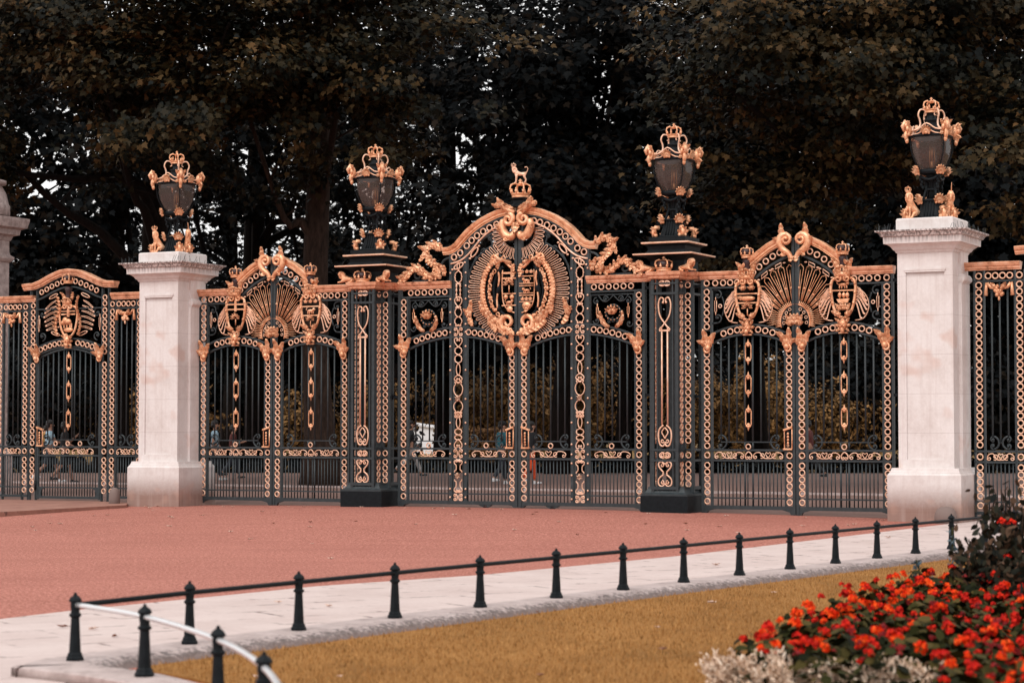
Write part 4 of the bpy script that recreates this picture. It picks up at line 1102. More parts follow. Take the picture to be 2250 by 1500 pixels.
def pedestrian_bay(sx, lab_s, lab_g):
    C = sx * 10.545
    root = thing('gate_surround', lab_s, 'gate surround', GW(0, 0, 0), -PHI, 'pedestrian gate surrounds')
    X = lambda t: C + sx * t
    top = interp([(0, 4.985), (.2, 4.965), (.45, 4.88), (.7, 4.77), (.9, 4.71), (1.2, 4.695)])
    f = MB()
    for q in (-.94, .94): column_frame(f, X(q), 4.55)
    f.box(X(-.94), X(.94), -.03, .03, 4.14, 4.165)
    for s in (-1, 1):
        f.sweep([(X(s * t), top(t) - .13) for t in [.02 + .1 * i for i in range(12)]], flat(.03, .07))
        f.sweep([(X(s * t), top(t) - .37) for t in [.05 + .1 * i for i in range(9)]], flat(.03, .06))
        f.sweep([(X(s * t), 3.44 - .26 * t * t + q) for t in [.0 + .1 * i for i in range(9)] for q in (.085,)], flat(.03, .06))
        f.sweep([(X(s * t), 3.44 - .26 * t * t - .085) for t in [.0 + .1 * i for i in range(9)]], flat(.03, .06))
        for (cx, cz, a0, tn) in ((.72, 4.05, 90, 1), (.72, 3.58, -90, -1)):
            f.tube(xz(spiral((X(s * cx), cz), .1, .02, R(a0), tn * s * sx)), .015, 6); f.ell((X(s * cx), 0, cz), .028, .028, .028)
    f.build('frame', M['iron'], root)
    for q in (-.94, .94):
        for z in [4.36, 4.235] + [4.095 - .1225 * i for i in range(8)] + COL_LOW: ring(root, X(q), z)
    for s in (-1, 1):
        for t in (.17, .31, .45, .585, .72): ring(root, X(s * t), top(t) - .25)
        for t in (.24, .365, .49, .615, .73): ring(root, X(s * t), 3.44 - .26 * t * t)
    g = MB(); g.sweep([(X(-1.2 + .06 * i), top(abs(-1.2 + .06 * i)) - .135) for i in range(41)], SEC_RAIL); g.build('arch_moulding', M['gold_rail'], root)
    s0 = MB(); out = shield_outline(C, 3.55, 4.2, .42)
    s0.tube(xz(smooth(out + [out[0]], 3)[:-1], -.05), .024, 6, closed=True)
    for s in (-1, 1):
        for k in range(11):
            a = 3.62 + .075 * k; px = .27 + .05 * math.sin(k * .6)
            s0.ell((C + s * px, -.07, a), .034, .03, .036, 6, 4); s0.leaf((C + s * px, a), R(90 - s * 50), .07, .022, -.07, .03, 2)
    so = s0.build('shield', M['gold'], root)
    ch = MB(); arms('bison', ch, C, 3.55, 4.2, .40); ch.build('charge', M['gold'], so)
    for s in (-1, 1):
        w = MB()
        for k in range(6):
            st = (C + s * (.36 - .02 * k), 4.32 - .11 * k); en = (C + s * (.66 - .025 * abs(k - 2)), 4.16 - .09 * k)
            for d in (-.016, .016): w.tube(xz(smooth([(st[0], st[1] + d * .3), ((st[0] + en[0]) / 2, (st[1] + en[1]) / 2 + .02 + d), (en[0], en[1] + d)], 3), -.02), .0065, 5)
            w.ell((en[0], -.02, en[1]), .022, .015, .022)
        for (cx, cz, an) in ((.42, 4.42, -22), (.36, 3.63, 18)):
            d = Vector((math.cos(R(an)), math.sin(R(an)))); nn = Vector((-d.y, d.x))
            w.tube(xz([(C + s * (cx + d.x * .12 * math.cos(b) + nn.x * .03 * math.sin(b)), cz + d.y * .12 * math.cos(b) + nn.y * .03 * math.sin(b)) for b in [2 * PI * i / 12 for i in range(12)]], -.02), .01, 5, closed=True)
        w.tube(xz([(C + s * .80 + a, 3.85 + b) for a, b in ((-.02, -.1), (.02, -.1), (.02, .1), (-.02, .1))], -.02), .009, 5, closed=True)
        for e in (-1, 1): w.ell((C + s * .8, -.02, 3.85 + e * .14), .012, .012, .04)
        w.build('shield_wing', M['gold_pale'], root)
    mask(root, C, 3.47); helm_and_crown(root, C, 4.22, .72)
    for ch in root.children:
        if ch.name.startswith('crown'): ch.location.z += .06
    acanthus(root, X(-.86), 3.22, 1, s=1.05); acanthus(root, X(.86), 3.22, -1, s=1.05)
    rebase(root, C)
    # the hanging leaf
    lf = thing('pedestrian_gate', lab_g, 'gate', GW(0, 0, 0), -PHI, 'pedestrian gates')
    f = MB()
    for q in (-.81, .81): f.box(X(q) - .022, X(q) + .022, -.028, .028, .16, 3.15)
    ap = [(-.81, 3.05)] + [(-.81 + .81 * 2 * i / 16, 3.12 + .19 * math.sin(PI * i / 16)) for i in range(17)] + [(.81, 3.05)]
    f.sweep([(X(a), b) for a, b in ap], flat(.035, .05))
    for (z, h, d) in ((1.258, .034, .03), (1.076, .034, .03), (.407, .026, .022), (.2, .05, .03)): f.box(X(-.81), X(.81), -d, d, z - h / 2, z + h / 2)
    f.box(X(-.55), X(.55), -.014, .014, 1.395, 1.413)
    for q in (-1, 1): f.prism([(X(q * .81), .40), (X(q * .62), .40), (X(q * .7), .36), (X(q * .72), .28), (X(q * .7), .22), (X(q * .81), .2)], -.02, .02)
    f.build('frame', M['iron'], lf)
    for k in range(11):
        t = -.70 + .14 * k
        if abs(t) < .05: continue
        bar(lf, X(t), 1.40, 3.12 + .18 * math.cos(t / .81 * PI / 2))
    for q in (-.075, .075): bar(lf, X(q), 1.40, 3.29)
    for k in range(21): bar(lf, X(-.70 + .07 * k), .23, 1.06, .0115)
    for z in (3.02, 2.42, 1.83): link_ornament(lf, C, z)
    for t in (-.32, 0, .32): ring(lf, X(t), 1.325, .9)
    s_band(lf, C - .66, C - .10); s_band(lf, C + .10, C + .66); ring(lf, C, 1.165, .85)
    c_scroll(lf, X(-.62), 1.40, -sx, .115); c_scroll(lf, X(.62), 1.40, sx, .115)
    lock_plate(lf, C - .79, -1)
    for z in (1.72, .45): h_ = MB(); h_.tube([(X(.85 if sx > 0 else .85), -.03, z - .1), (X(.85), -.03, z + .1)], .028, 8); h_.build('hinge', M['iron_dark'], lf)
    rebase(lf, C)
pedestrian_bay(-1, 'arched iron surround with gold crest of a bison, over the pedestrian gate on the left', 'narrow pedestrian gate with arched top, people visible behind its bars')
pedestrian_bay(1, 'arched gold-topped surround just entering at the right edge of the photo', 'pedestrian gate past the right edge beside the tall plant')

# ------------------------------------------------------------------ lanterns
def lantern(loc, label, figures):
    L = thing('lantern', label, 'lantern', loc, -PHI, 'gilded lanterns on the gate piers')
    m = MB()
    m.loft([(.30, 0), (.30, .03), (.27, .035), (.245, .08), (.21, .17), (.19, .25), (.18, .30), (.215, .31), (.215, .335), (.16, .345)], n=24, p=8)
    for k in range(4):
        a = k * PI / 2
        for off in (-.09, -.03, .03, .09):
            P = [(.27, .04), (.235, .12), (.2, .22), (.19, .3)]
            m.tube([(r * math.cos(a) - off * math.sin(a), r * math.sin(a) + off * math.cos(a), z) for r, z in P], .016, 5)
    m.build('pedestal', M['iron_dark'], L)
    m = MB(); m.loft([(.06, .33), (.05, .5), (.055, .62), (.11, .72), (.14, .78)], n=16)
    for k in range(4):
        a = PI / 4 + k * PI / 2
        P = smooth([(.2, .34), (.165, .42), (.13, .52), (.135, .62), (.2, .70), (.27, .74)], 3)
        m.tube([(r * math.cos(a), r * math.sin(a), z) for r, z in P], .026, 6)
        for j in range(5): m.ell(((.26 - .012 * j) * math.cos(a) + .01 * (-1) ** j, (.26 - .012 * j) * math.sin(a), .72 - .045 * j), .032, .032, .04, 6, 4)
        b = k * PI / 2
        m.tube([(.19 * math.cos(b) - q * math.sin(b), .19 * math.sin(b) + q * math.cos(b), .73 - .06 * math.cos(q / .18 * PI / 2)) for q in (-.18, -.09, 0, .09, .18)], .028, 6)
    for z in (.5,): m.square([(.10, z), (.10, z + .03)])
    m.build('stem', M['iron_dark'], L)
    m = MB(); m.loft([(.19, .77), (.23, .78), (.235, .82), (.225, .85)], n=24, p=8)
    for q in (0,):
        for k in range(4):
            a = PI / 4 + k * PI / 2
            P = smooth([(.27, .84), (.355, .94), (.435, 1.08), (.475, 1.22), (.485, 1.42)], 3)
            m.tube([(r * math.cos(a), r * math.sin(a), z) for r, z in P], .013, 6)
    m.loft([(.355, 1.39), (.375, 1.395), (.375, 1.43), (.355, 1.44)], n=24, p=9)
    m.build('cage', M['iron_dark'], L)
    m = MB(); n = 24; prof = [(.19, .85), (.255, .94), (.315, 1.08), (.345, 1.22), (.354, 1.39)]
    vs = []
    for (r, z) in prof:
        for k in range(n):
            a = 2 * PI * (k + .5) / n; ca, sa = math.cos(a), math.sin(a); q = (abs(ca) ** 9 + abs(sa) ** 9) ** (-1 / 9)
            vs.append((r * q * ca, r * q * sa, z))
    m.add(vs, [(i * n + k, i * n + (k + 1) % n, (i + 1) * n + (k + 1) % n, (i + 1) * n + k) for i in range(len(prof) - 1) for k in range(n)], True)
    m.build('glass', M['glass'], L)
    m = MB(); m.tube([(0, 0, .85), (0, 0, 1.0)], .03, 8); m.tube([(0, 0, 1.0), (0, 0, 1.25)], [.02, .035], 8)
    for k in range(3): m.tube([(.06 * math.cos(k * 2.1), .06 * math.sin(k * 2.1), .85), (.06 * math.cos(k * 2.1), .06 * math.sin(k * 2.1), 1.3)], .01, 5)
    m.build('burner', M['brass'], L)
    m = MB(); m.loft([(.34, 1.43), (.30, 1.50), (.2, 1.57), (.135, 1.60), (.125, 1.67), (.14, 1.68), (.14, 1.71), (.09, 1.72), (.085, 1.80), (.11, 1.82)], n=20, p=2.6)
    m.build('dome', M['iron_dark'], L)
    g = MB()
    for k in range(4):
        a = PI / 4 + k * PI / 2; a2 = a + PI / 2
        c0 = Vector((.50 * math.cos(a), .50 * math.sin(a), 1.47)); c1 = Vector((.50 * math.cos(a2), .50 * math.sin(a2), 1.47)); mid = (c0 + c1) / 2
        for (dz, lift) in ((0.03, .055), (-.045, .03)):
            P = [c0 + Vector((0, 0, dz)), c0 * .75 + c1 * .25 + Vector((0, 0, dz + .02)), mid * 1.04 + Vector((0, 0, dz + lift)), c0 * .25 + c1 * .75 + Vector((0, 0, dz + .02)), c1 + Vector((0, 0, dz))]
            g.tube(smooth(P, 3), .0135, 6)
        P = smooth([(.40, 1.50), (.27, 1.58), (.26, 1.68), (.30, 1.78), (.25, 1.87), (.15, 1.86), (.12, 1.79), (.16, 1.77)], 4)
        g.tube([(r * math.cos(a), r * math.sin(a), z) for r, z in P], [.022 - .011 * i / len(P) for i in range(len(P))], 6)
    g.build('rim_scroll', M['gold_pale'], L)
    def lump(c, s, a, name, kind):
        """gilt mask, shell or cartouche facing outward along angle a"""
        q = MB()
        if kind == 'dolphin':
            q.ell((0, 0, .05), .075, .07, .10); q.ell((0, -.06, .12), .065, .05, .05); q.ell((0, -.05, -.05), .05, .05, .09); q.ell((0, -.03, -.14), .038, .04, .05)
            q.tube([(0, 0, .1), (0, -.08, .17), (0, -.13, .10), (0, -.10, .02)], [.05, .05, .04, .02], 7)
            for e in (-1, 1):
                q.ell((e * .06, -.05, .06), .035, .035, .05); q.leaf((e * .03, .1), R(90 - e * 50), .13, .045, -.02, .03, 3); q.leaf((e * .03, -.02), R(90 - e * 110), .12, .04, -.02, .03, 2)
        elif kind == 'shell':
            for j in range(7): q.leaf((0, -.06), R(90 + (j - 3) * 24), .16, .034, -.03, .04, 2, .02)
            q.ell((0, -.04, -.06), .05, .035, .035)
            for e in (-1, 1): q.ell((e * .07, -.03, -.07), .035, .03, .03)
        elif kind == 'foot':
            for j in range(5): q.leaf((0, -.02), R(90 + (j - 2) * 32), .16, .045, -.08, .07, 3, .02)
            q.tube([(0, .02, .12), (0, -.08, .12), (0, -.14, .03), (0, -.12, -.06)], [.04, .05, .045, .05], 7)
            for e in (-1, 1): q.ell((e * .07, -.1, -.04), .04, .05, .045)
        q.xform(Matrix.Translation(c) @ Matrix.Rotation(a + PI / 2, 4, 'Z') @ Matrix.Scale(s, 4))
        q.build(name, M['gold'], L)
    for k in range(4):
        a = PI / 4 + k * PI / 2; b = k * PI / 2
        rr = lambda r, z, an: Vector((r * math.cos(an), r * math.sin(an), z))
        lump(rr(.53, 1.47, a), 1.0, a, 'mask', 'dolphin')
        lump(rr(.375, 1.50, b), .8, b, 'shell', 'shell')
        lump(rr(.31, .83, a), .85, a, 'cartouche', 'shell')
        lump(rr(.25, .34, a), .9, a, 'cartouche', 'shell')
        if not figures or k in (3,): lump(rr(.36, .07, a), .9, a, 'foot_leaf', 'foot')
    if figures:
        for (x, sx, kd) in ((-.33, -1, 'lion'), (.36, 1, 'unicorn')):
            o, hp = beast(kd, L, (x, -.28 if sx < 0 else -.05, 0), .40, sx, 'sitting', M['gold'], .7)
            q = MB()
            if kd == 'lion': crown(q, (hp[0], hp[1], hp[2] - .02), .12, .11)
            else: q.tube([hp, (hp[0] + .02, hp[1] - .05, hp[2] + .13)], [.014, .004], 6)
            q.build('lion_crown' if kd == 'lion' else 'horn', M['gold'], o)
        lump(Vector((-.40, -.30, .06)), .8, -2.2, 'foot_leaf', 'foot'); lump(Vector((.42, -.1, .06)), .8, -.6, 'foot_leaf', 'foot')
    m = MB(); crown(m, (0, 0, 1.82), .31, .27); m.build('crown', M['gold'], L)
    L.scale = (.84, .84, 1.0)
    return L

# ------------------------------------------------------------------ iron piers
def iron_pier(u, label, lab_lamp):
    z0 = H(u, 0) - .02
    P = thing('iron_pier', label, 'pier', GW(u, 0, z0), -PHI, 'black iron piers')
    dz = -z0
    m = MB(); m.box(-.455, .455, -.50, .40, 0, .44 + dz)
    m.build('base', M['iron_dark'], P)
    m = MB(); m.square([(.42, .44), (.42, .47), (.37, .50), (.33, .56), (.325, .6)], (0, -.05, dz), ex=.02, ey=.03)
    for (x, y) in ((-.40, .28), (.40, .28), (-.40, -.1), (.40, -.1), (-.235, -.1), (.235, -.1), (-.235, -.42), (.235, -.42), (-.235, .28), (.235, .28)):
        m.box(x - .028, x + .028, y - .028, y + .028, .5 + dz, 4.32 + dz)
    m.box(-.13, .13, -.02, .2, .55 + dz, 4.3 + dz)
    for x in (-.15, .15): m.box(x - .012, x + .012, -.435, -.405, .5 + dz, 4.32 + dz)
    for (z, h) in ((4.24, .03), (4.06, .04), (1.26, .04), (1.07, .04), (.58, .06)):
        m.box(-.262, .262, -.455, -.39, z - h / 2 + dz, z + h / 2 + dz)
        for x in (-.25, .25): m.box(x - .02, x + .02, -.39, -.1, z - h / 2 + dz, z + h / 2 + dz)
        for s in (-1, 1): m.box(s * .26, s * .43, -.13, -.08, z - h / 2 + dz, z + h / 2 + dz); m.box(s * .385, s * .42, -.08, .28, z - h / 2 + dz, z + h / 2 + dz)
    m.build('shaft', M['iron'], P)
    zs = [4.22] + [4.02 - .1235 * i for i in range(22)] + [1.165] + [1.0 - .118 * i for i in range(4)]
    for s in (-1, 1):
        for z in zs:
            ring(P, s * .322, z + dz, 1.0, -.125)
            o = ring(P, s * .245, z + dz, 1.0, -.25); o.rotation_euler = (0, 0, PI / 2)
    y = -.44
    def sc(build):
        q = MB(); build(q); q.xform(Matrix.Translation((0, y, dz))); q.build('pier_scroll', M['gold_pale'], P)
    def cc(q, z, h=.06, w=.1):
        for s in (-1, 1):
            q.tube(xz(smooth([(s * .005, z + h * .6), (s * w * .5, z + h), (s * w, z + h * .3), (s * w * .9, z - h * .7), (s * w * .3, z - h), (0, z - h * .5)], 4)), .013, 6)
            q.tube(xz(spiral((s * w * .55, z), .04, .01, R(90), s * 1.1)), .011, 5)
    sc(lambda q: cc(q, 4.24, .045)); sc(lambda q: cc(q, 1.165, .05))
    def heart(q):
        for s in (-1, 1):
            q.tube(xz(smooth([(s * -.09, 3.42), (s * -.02, 3.5), (s * .09, 3.66), (s * .12, 3.86), (s * .08, 3.98), (s * .02, 3.96), (s * .03, 3.88)], 4)), .015, 6)
            q.tube(xz(spiral((s * .085, 3.42), .035, .01, R(90), s * 1.0)), .012, 5); q.ell((s * .03, 0, 3.9), .022, .02, .022)
        q.box(-.1, .1, -.015, .015, 3.38, 3.41)
    sc(heart)
    for s in (-1, 1): sc(lambda q: q.tube([(s * .055, 0, 3.40), (s * .055, 0, 1.70)], .017, 6))
    def lyre(q):
        for s in (-1, 1):
            q.tube(xz(smooth([(s * .03, 1.70), (s * .11, 1.62), (s * .125, 1.48), (s * .09, 1.35), (s * .03, 1.33), (0, 1.38)], 4)), .016, 6)
            q.tube(xz(smooth([(0, 1.66), (s * .06, 1.58), (s * .02, 1.5), (0, 1.46)], 4)), .012, 6); q.tube(xz(spiral((s * .045, 1.42), .04, .01, R(200 if s > 0 else -20), s * 1.0)), .012, 5)
    sc(lyre)
    def low(q):
        for s in (-1, 1):
            q.tube(xz(smooth([(s * .03, .86), (s * .11, .95), (s * .12, 1.02), (s * .06, 1.05), (0, 1.0)], 4)), .015, 6); q.tube(xz(smooth([(s * .03, .82), (s * .12, .74), (s * .12, .64), (s * .05, .61), (0, .66)], 4)), .015, 6)
            q.tube(xz([(s * .035, .88), (s * .035, .80)]), .014, 6)
            for z in (.985, .68): q.tube(xz(spiral((s * .055, z), .038, .01, R(90), s * 1.0)), .012, 5)
    sc(low)
    m = MB()
    sec = [(0, 0), (.02, .03), (.05, .035), (.075, .06), (.11, .065), (.135, .07), (.14, .05)]
    for (hx, y0, y1) in ((.27, -.46, -.10), (.46, -.14, .36)):
        vs = []; fs = []
        for (z, o) in sec:
            vs += [(-hx - o, y0 - o, z), (hx + o, y0 - o, z), (hx + o, y1 + o, z), (-hx - o, y1 + o, z)]
        for i in range(len(sec) - 1):
            for k in range(4): l = (k + 1) % 4; fs.append((i * 4 + k, i * 4 + l, i * 4 + 4 + l, i * 4 + 4 + k))
        fs += [(3, 2, 1, 0), tuple(len(sec) * 4 - 4 + k for k in range(4))]
        o = MB(); o.add([(a, b, c + 4.315 + dz - (0 if hx < .4 else .003)) for a, b, c in vs], fs); m.add(o.v, o.f)
    m.build('cap_moulding', M['gold_rail'], P)
    m = MB(); m.square([(.33, 4.45), (.33, 4.66), (.36, 4.68), (.40, 4.72), (.50, 4.745), (.56, 4.75)], (0, .02, dz)); m.square([(.47, 4.782), (.40, 4.80), (.36, 4.86), (.37, 4.92), (.42, 4.955), (.44, 4.96)], (0, .02, dz))
    m.square([(.36, 4.994), (.35, 5.0), (.35, 5.09)], (0, .02, dz))
    m.build('cornice', M['iron_dark'], P)
    for (r, z, h) in ((.575, 4.75, .032), (.46, 4.96, .034)):
        m = MB(); m.square([(r - .02, 0), (r, .01), (r, h)], (0, .02, z + dz)); m.build('gold_edge', M['gold_pale'], P)
    m = MB(); crown(m, (-.02, -.42, 4.455 + dz), .30, .27); c = m.build('crest_crown', M['gold'], P)
    m = MB(); m.loft([(.10, .05), (.135, .12), (.12, .17), (.05, .2)], (-.02, -.42, 4.455 + dz), 12); m.build('crown_cap', M['maroon'], c)
    for s in (-1, 1): beast('crest_lion', P, (s * .38, -.36, 4.45 + dz), .33, s, 'lying', M['gold'], .3)
    lantern(GW(u, .02, 5.088), lab_lamp, False)
iron_pier(-3.14, 'black iron pier with gold scrolls between the left side gates and the central gates', 'gilded lantern on the iron pier to the left of the central arch')
iron_pier(3.14, 'black iron pier with gold scrolls between the central gates and the right side gates', 'gilded lantern on the iron pier to the right of the central arch')

# ------------------------------------------------------------------ stone pillars
def stone_pillar(u, label, lab_lamp):
    P = thing('stone_pillar', label, 'pillar', GW(u, -.22, 0.0), -PHI, 'white stone pillars')
    m = MB(); m.square([(.63, -.1), (.63, .86), (.61, .89), (.585, .93), (.57, .98)]); m.build('plinth', M['stone'], P)
    m = MB()
    b = .475                                              # shaft front with a sunk panel
    m.box(-b, b, -.44, .475, .97, 4.62)
    for (x0, x1, z0, z1) in ((-b, -.33, .97, 4.62), (.33, b, .97, 4.62), (-.33, .33, 4.28, 4.62), (-.33, .33, .97, 1.12)): m.box(x0, x1, -.475, -.44, z0, z1)
    m.square([(.30, 0), (.33, .0), (.33, .03), (.30, .05)], (0, -.463, 4.28), sy=.05)
    m.box(-.36, .36, -.495, -.475, 4.30, 4.335); m.box(-.345, .345, -.488, -.475, 4.27, 4.30)
    m.build('shaft', M['stone'], P)
    m = MB()
    m.box(-.53, .53, -.12, .40, .97, 4.08); m.square([(.53, 4.08), (.54, 4.1), (.575, 4.14), (.575, 4.19), (.55, 4.23), (.52, 4.25)], (0, .14, 0), sy=.44)
    m.box(-.51, .51, -.10, .38, 4.25, 4.62); m.build('side_wing', M['stone'], P)
    m = MB(); m.square([(.49, 4.60), (.51, 4.64), (.53, 4.65), (.56, 4.70), (.62, 4.745), (.66, 4.75), (.665, 4.86), (.70, 4.875), (.73, 4.93), (.775, 4.945), (.78, 4.97), (.50, 4.985)])
    m.build('cornice', M['stone'], P)
    m = MB(); m.square([(.49, 4.98), (.49, 5.16), (.475, 5.185), (.45, 5.19)]); m.build('attic_block', M['stone'], P)
    m = MB(); rnd = random.Random(int(u * 10))
    for (x0, y0, x1, y1, n) in ((-.74, -.74, -.74, .7, 12), (.74, -.74, .74, .7, 14), (-.74, -.74, -.45, -.74, 7), (.5, -.74, .74, -.74, 5)):
        for i in range(n):
            a = (i + rnd.random() * .6) / n; x, y = x0 + (x1 - x0) * a, y0 + (y1 - y0) * a
            m.tube([(x, y, 4.95), (x + rnd.uniform(-.05, .05), y + rnd.uniform(-.05, .05), 4.95 + rnd.uniform(.08, .15))], .0035, 4)
    m.build('spike_bristle', M['iron'], P)
    lantern(GW(u + (.08 if u < 0 else 0), -.22, 5.19), lab_lamp, True)
stone_pillar(-7.76, 'white stone pillar beside the narrow pedestrian gate, its foot stained brown', 'lantern with gilded seated beasts on the white stone pillar near the pedestrian gate')
stone_pillar(7.98, 'white stone pillar nearest the flower bed, its foot stained brown', 'lantern with gilded seated beasts on the white stone pillar nearest the flower bed')

# tall grey stone pier at the left edge, behind the railing
tp = thing('stone_pier', 'tall weathered stone pier with a domed top at the left edge of the photo', 'pier', GW(-14.85, 1.6, 0.05), -PHI)
m = MB(); m.square([(.8, -.1), (.8, 1.0), (.74, 1.08)]); m.build('plinth', M['stone_grey'], tp)
m = MB(); m.square([(.72, 1.08), (.72, 5.35), (.76, 5.38), (.80, 5.44), (.80, 5.48), (.74, 5.52), (.72, 5.6), (.72, 5.85)]); m.build('shaft', M['stone_grey'], tp)
m = MB(); m.square([(.74, 5.85), (.78, 5.95), (.88, 5.98), (.9, 6.1), (1.0, 6.14), (1.04, 6.3), (1.04, 6.36), (.7, 6.4)]); m.build('cornice', M['stone_grey'], tp)
m = MB(); m.loft([(0.922, 6.4), (0.922, 6.62), (0.896, 6.66), (0.845, 6.9), (0.742, 7.1), (0.845, 7.12), (0.845, 7.2), (0.640, 7.24), (0.602, 7.42), (0.512, 7.6), (0.282, 7.72), (0.282, 7.85), (0.435, 8.0), (0.282, 8.2)], n=24, p=3); m.build('dome', M['stone_grey'], tp)

# guard stones at the feet of the pillars
def guard_stone(x, y, label, s=1.0, ring_=False):
    z = H(*WG(x, y))
    if ring_:
        m = MB(); m.loft([(.16 * s, -.05), (.16 * s, .12), (.15 * s, .18), (.12 * s, .24), (.07 * s, .275), (.01, .285)], n=16, p=2.4)
        o = m.build('guard_stone', M['stone_dark'], None, (x, y, z), -PHI)
    else:
        m = MB(); m.loft([(.105, -.05), (.105, .18), (.10, .26), (.08, .33), (.045, .37), (.01, .38)], n=16, p=2.6)
        o = m.build('guard_stone', M['stone_dark'], None, (x, y, z), -PHI)
    tag(o, label, 'guard stone', 'guard stones')
gx = GW(-8.63, -.95); guard_stone(gx[0], gx[1], 'small round-topped guard stone at the foot of the pillar near the pedestrian gate')
gx = GW(8.40, -1.05); guard_stone(gx[0], gx[1], 'squat guard stone at the foot of the pillar nearest the flower bed', 1.15, True)
# ------------------------------------------------------------------ ground, road, path, pavement, kerb, lawn
def grid_mesh(name, material, us, vs, dz, frame=True):
    P = []; F = []
    for v in vs:
        for u in us:
            if frame: x, y, _ = GW(u, v); z = H(u, v) + dz
            else: x, y = u, v; z = H(*WG(u, v)) + dz
            P.append((x, y, z))
    n = len(us)
    for j in range(len(vs) - 1):
        for i in range(n - 1): F.append((j * n + i, j * n + i + 1, (j + 1) * n + i + 1, (j + 1) * n + i))
    m = MB(); m.add(P, F, True)
    o = m.build(name, material, recalc=False); o['kind'] = 'structure'
    return o
def span(a, b, n): return [a + (b - a) * i / n for i in range(n + 1)]
us = [-900, -300, -100, -40] + span(-20, 20, 24) + [40, 100, 300, 900]
vs = [-300, -100, -50, -30, -20] + span(-12, 4, 24) + [8, 20, 40, 80, 160, 400, 900]
grid_mesh('ground', M['ground'], us, vs, -.03)
grid_mesh('road', M['road'], [-60, -30] + span(-20, 20, 30) + [30], [-45, -30, -20] + span(-13, 0.1, 30), .004)
grid_mesh('path', M['path'], [-60, -30] + span(-20, 20, 20) + [40, 60], span(0.1, 4, 10) + [8, 11.3], .003)
# the park road beyond the inner kerb
m = MB(); pl = [GW(-60, 11.3), GW(60, 11.3), (75, 64), (20, 72.5), (-20, 73.5), (-60, 78)]
m.add([(p[0], p[1], .119) for p in pl], [tuple(range(6))]); o = m.build('park_road', M['path']); o['kind'] = 'structure'
m = MB()
for (a, b) in ((-40, 40),):
    pts = [GW(a + i * 1.0, 11.3) for i in range(b - a + 1)]
    vs_ = []; fs_ = []
    for p in pts:
        for (dx, dz) in ((-.09, .0), (-.09, .05), (.09, .05), (.09, .0)): vs_.append((p[0] + dx * SP, p[1] + dx * CP, .115 + dz))
    for i in range(len(pts) - 1):
        for k in range(3): fs_.append((i * 4 + k, i * 4 + k + 1, i * 4 + 5 + k, i * 4 + 4 + k))
    m.add(vs_, fs_)
o = m.build('inner_kerb', M['kerb_pale']); o['kind'] = 'structure'

def sheet(name, poly, z, material, thick=0.0):
    m = MB(); n = len(poly)
    if thick:
        vs = [(x, y, z) for x, y in poly] + [(x, y, z - thick) for x, y in poly]
        m.add(vs, [tuple(range(n))] + [(k, n + k, n + (k + 1) % n, (k + 1) % n) for k in range(n)])
    else: m.add([(x, y, z) for x, y in poly], [tuple(range(n))])
    o = m.build(name, material); o['kind'] = 'structure'
    me = o.data; b = bmesh.new(); b.from_mesh(me); bmesh.ops.triangulate(b, faces=b.faces)
    for f in b.faces:
        if not thick and f.normal.z < 0: f.normal_flip()
    b.to_mesh(me); b.free()
    return o
road_edge = [(-9.5, 12.4), (-6.6, 15.9), (-4.4, 18.47), (-3.95, 19.34), (-2.01, 22.32), (-.36, 23.97), (2.2, 27.61), (5.45, 32.43), (7.6, 35.9), (8.9, 36.8)]
# pavement: strips from the road edge to the lawn side, following the drive's rise
inner = [(-9.0, 8.0), (-6.0, 10.0), (-3.0, 13.0), (-2.7, 15.0), (-1.6, 16.6), (-.6, 18.1), (1.7, 21.6), (5.4, 27.3), (8.6, 32.4), (14.0, 38.0)]
road_edge2 = road_edge[:-1] + [(10.2, 38.5)]
V_ = []; F_ = []
NS = 8
for a, b in zip(road_edge2, inner):
    for i in range(NS + 1):
        x, y = a[0] + (b[0] - a[0]) * i / NS, a[1] + (b[1] - a[1]) * i / NS
        V_.append((x, y, H(*WG(x, y)) + .012))
for j in range(len(inner) - 1):
    for i in range(NS): F_.append((j * (NS + 1) + i, (j + 1) * (NS + 1) + i, (j + 1) * (NS + 1) + i + 1, j * (NS + 1) + i + 1))
m = MB(); m.add(V_, F_); o = m.build('pavement', M['pavement']); o['kind'] = 'structure'
sheet('raised_pavement', [(-9.3, 38.6), (-7.62, 42.3), (-7.8, 43.6), (-9.0, 44.9), (-14.5, 47.8), (-20, 50), (-26, 40), (-14, 33.0)], .135, M['pavement_brown'], .25)

FENCE = [(-2.96, 14.56), (-2.35, 15.66), (-1.66, 16.72), (-.97, 17.79), (-.28, 18.85), (.41, 19.88), (1.08, 20.87), (1.75, 21.88), (2.43, 22.93), (3.10, 23.93), (3.76, 24.94), (4.41, 25.92), (5.06, 26.90), (5.71, 27.87), (6.36, 28.85), (7.0, 29.82), (7.65, 30.8), (8.3, 31.8)]
FENCE2 = [(-2.96, 14.56), (-2.33, 13.63), (-1.66, 12.14), (-1.24, 10.75), (-1.0, 9.4), (-.9, 8.0)]
outer = [(8.25, 32.0), (5.6, 28.02), (2.3, 23.08), (.26, 20.02), (-1.8, 16.9), (-3.0, 15.0), (-3.22, 14.62), (-3.27, 14.2), (-3.27, 14.2), (-3.27, 14.2), (-2.62, 13.62), (-2.05, 12.75), (-1.55, 11.3), (-1.3, 9.8), (-1.2, 7.5)]
inn = [(8.75, 31.65), (6.15, 27.7), (2.78, 22.75), (.74, 19.72), (-1.3, 16.55), (-2.35, 14.98), (-2.5, 14.72), (-2.5, 14.5), (-2.46, 14.44), (-2.38, 14.36), (-2.0, 13.9), (-1.42, 12.75), (-.98, 11.25), (-.75, 9.8), (-.62, 7.5)]
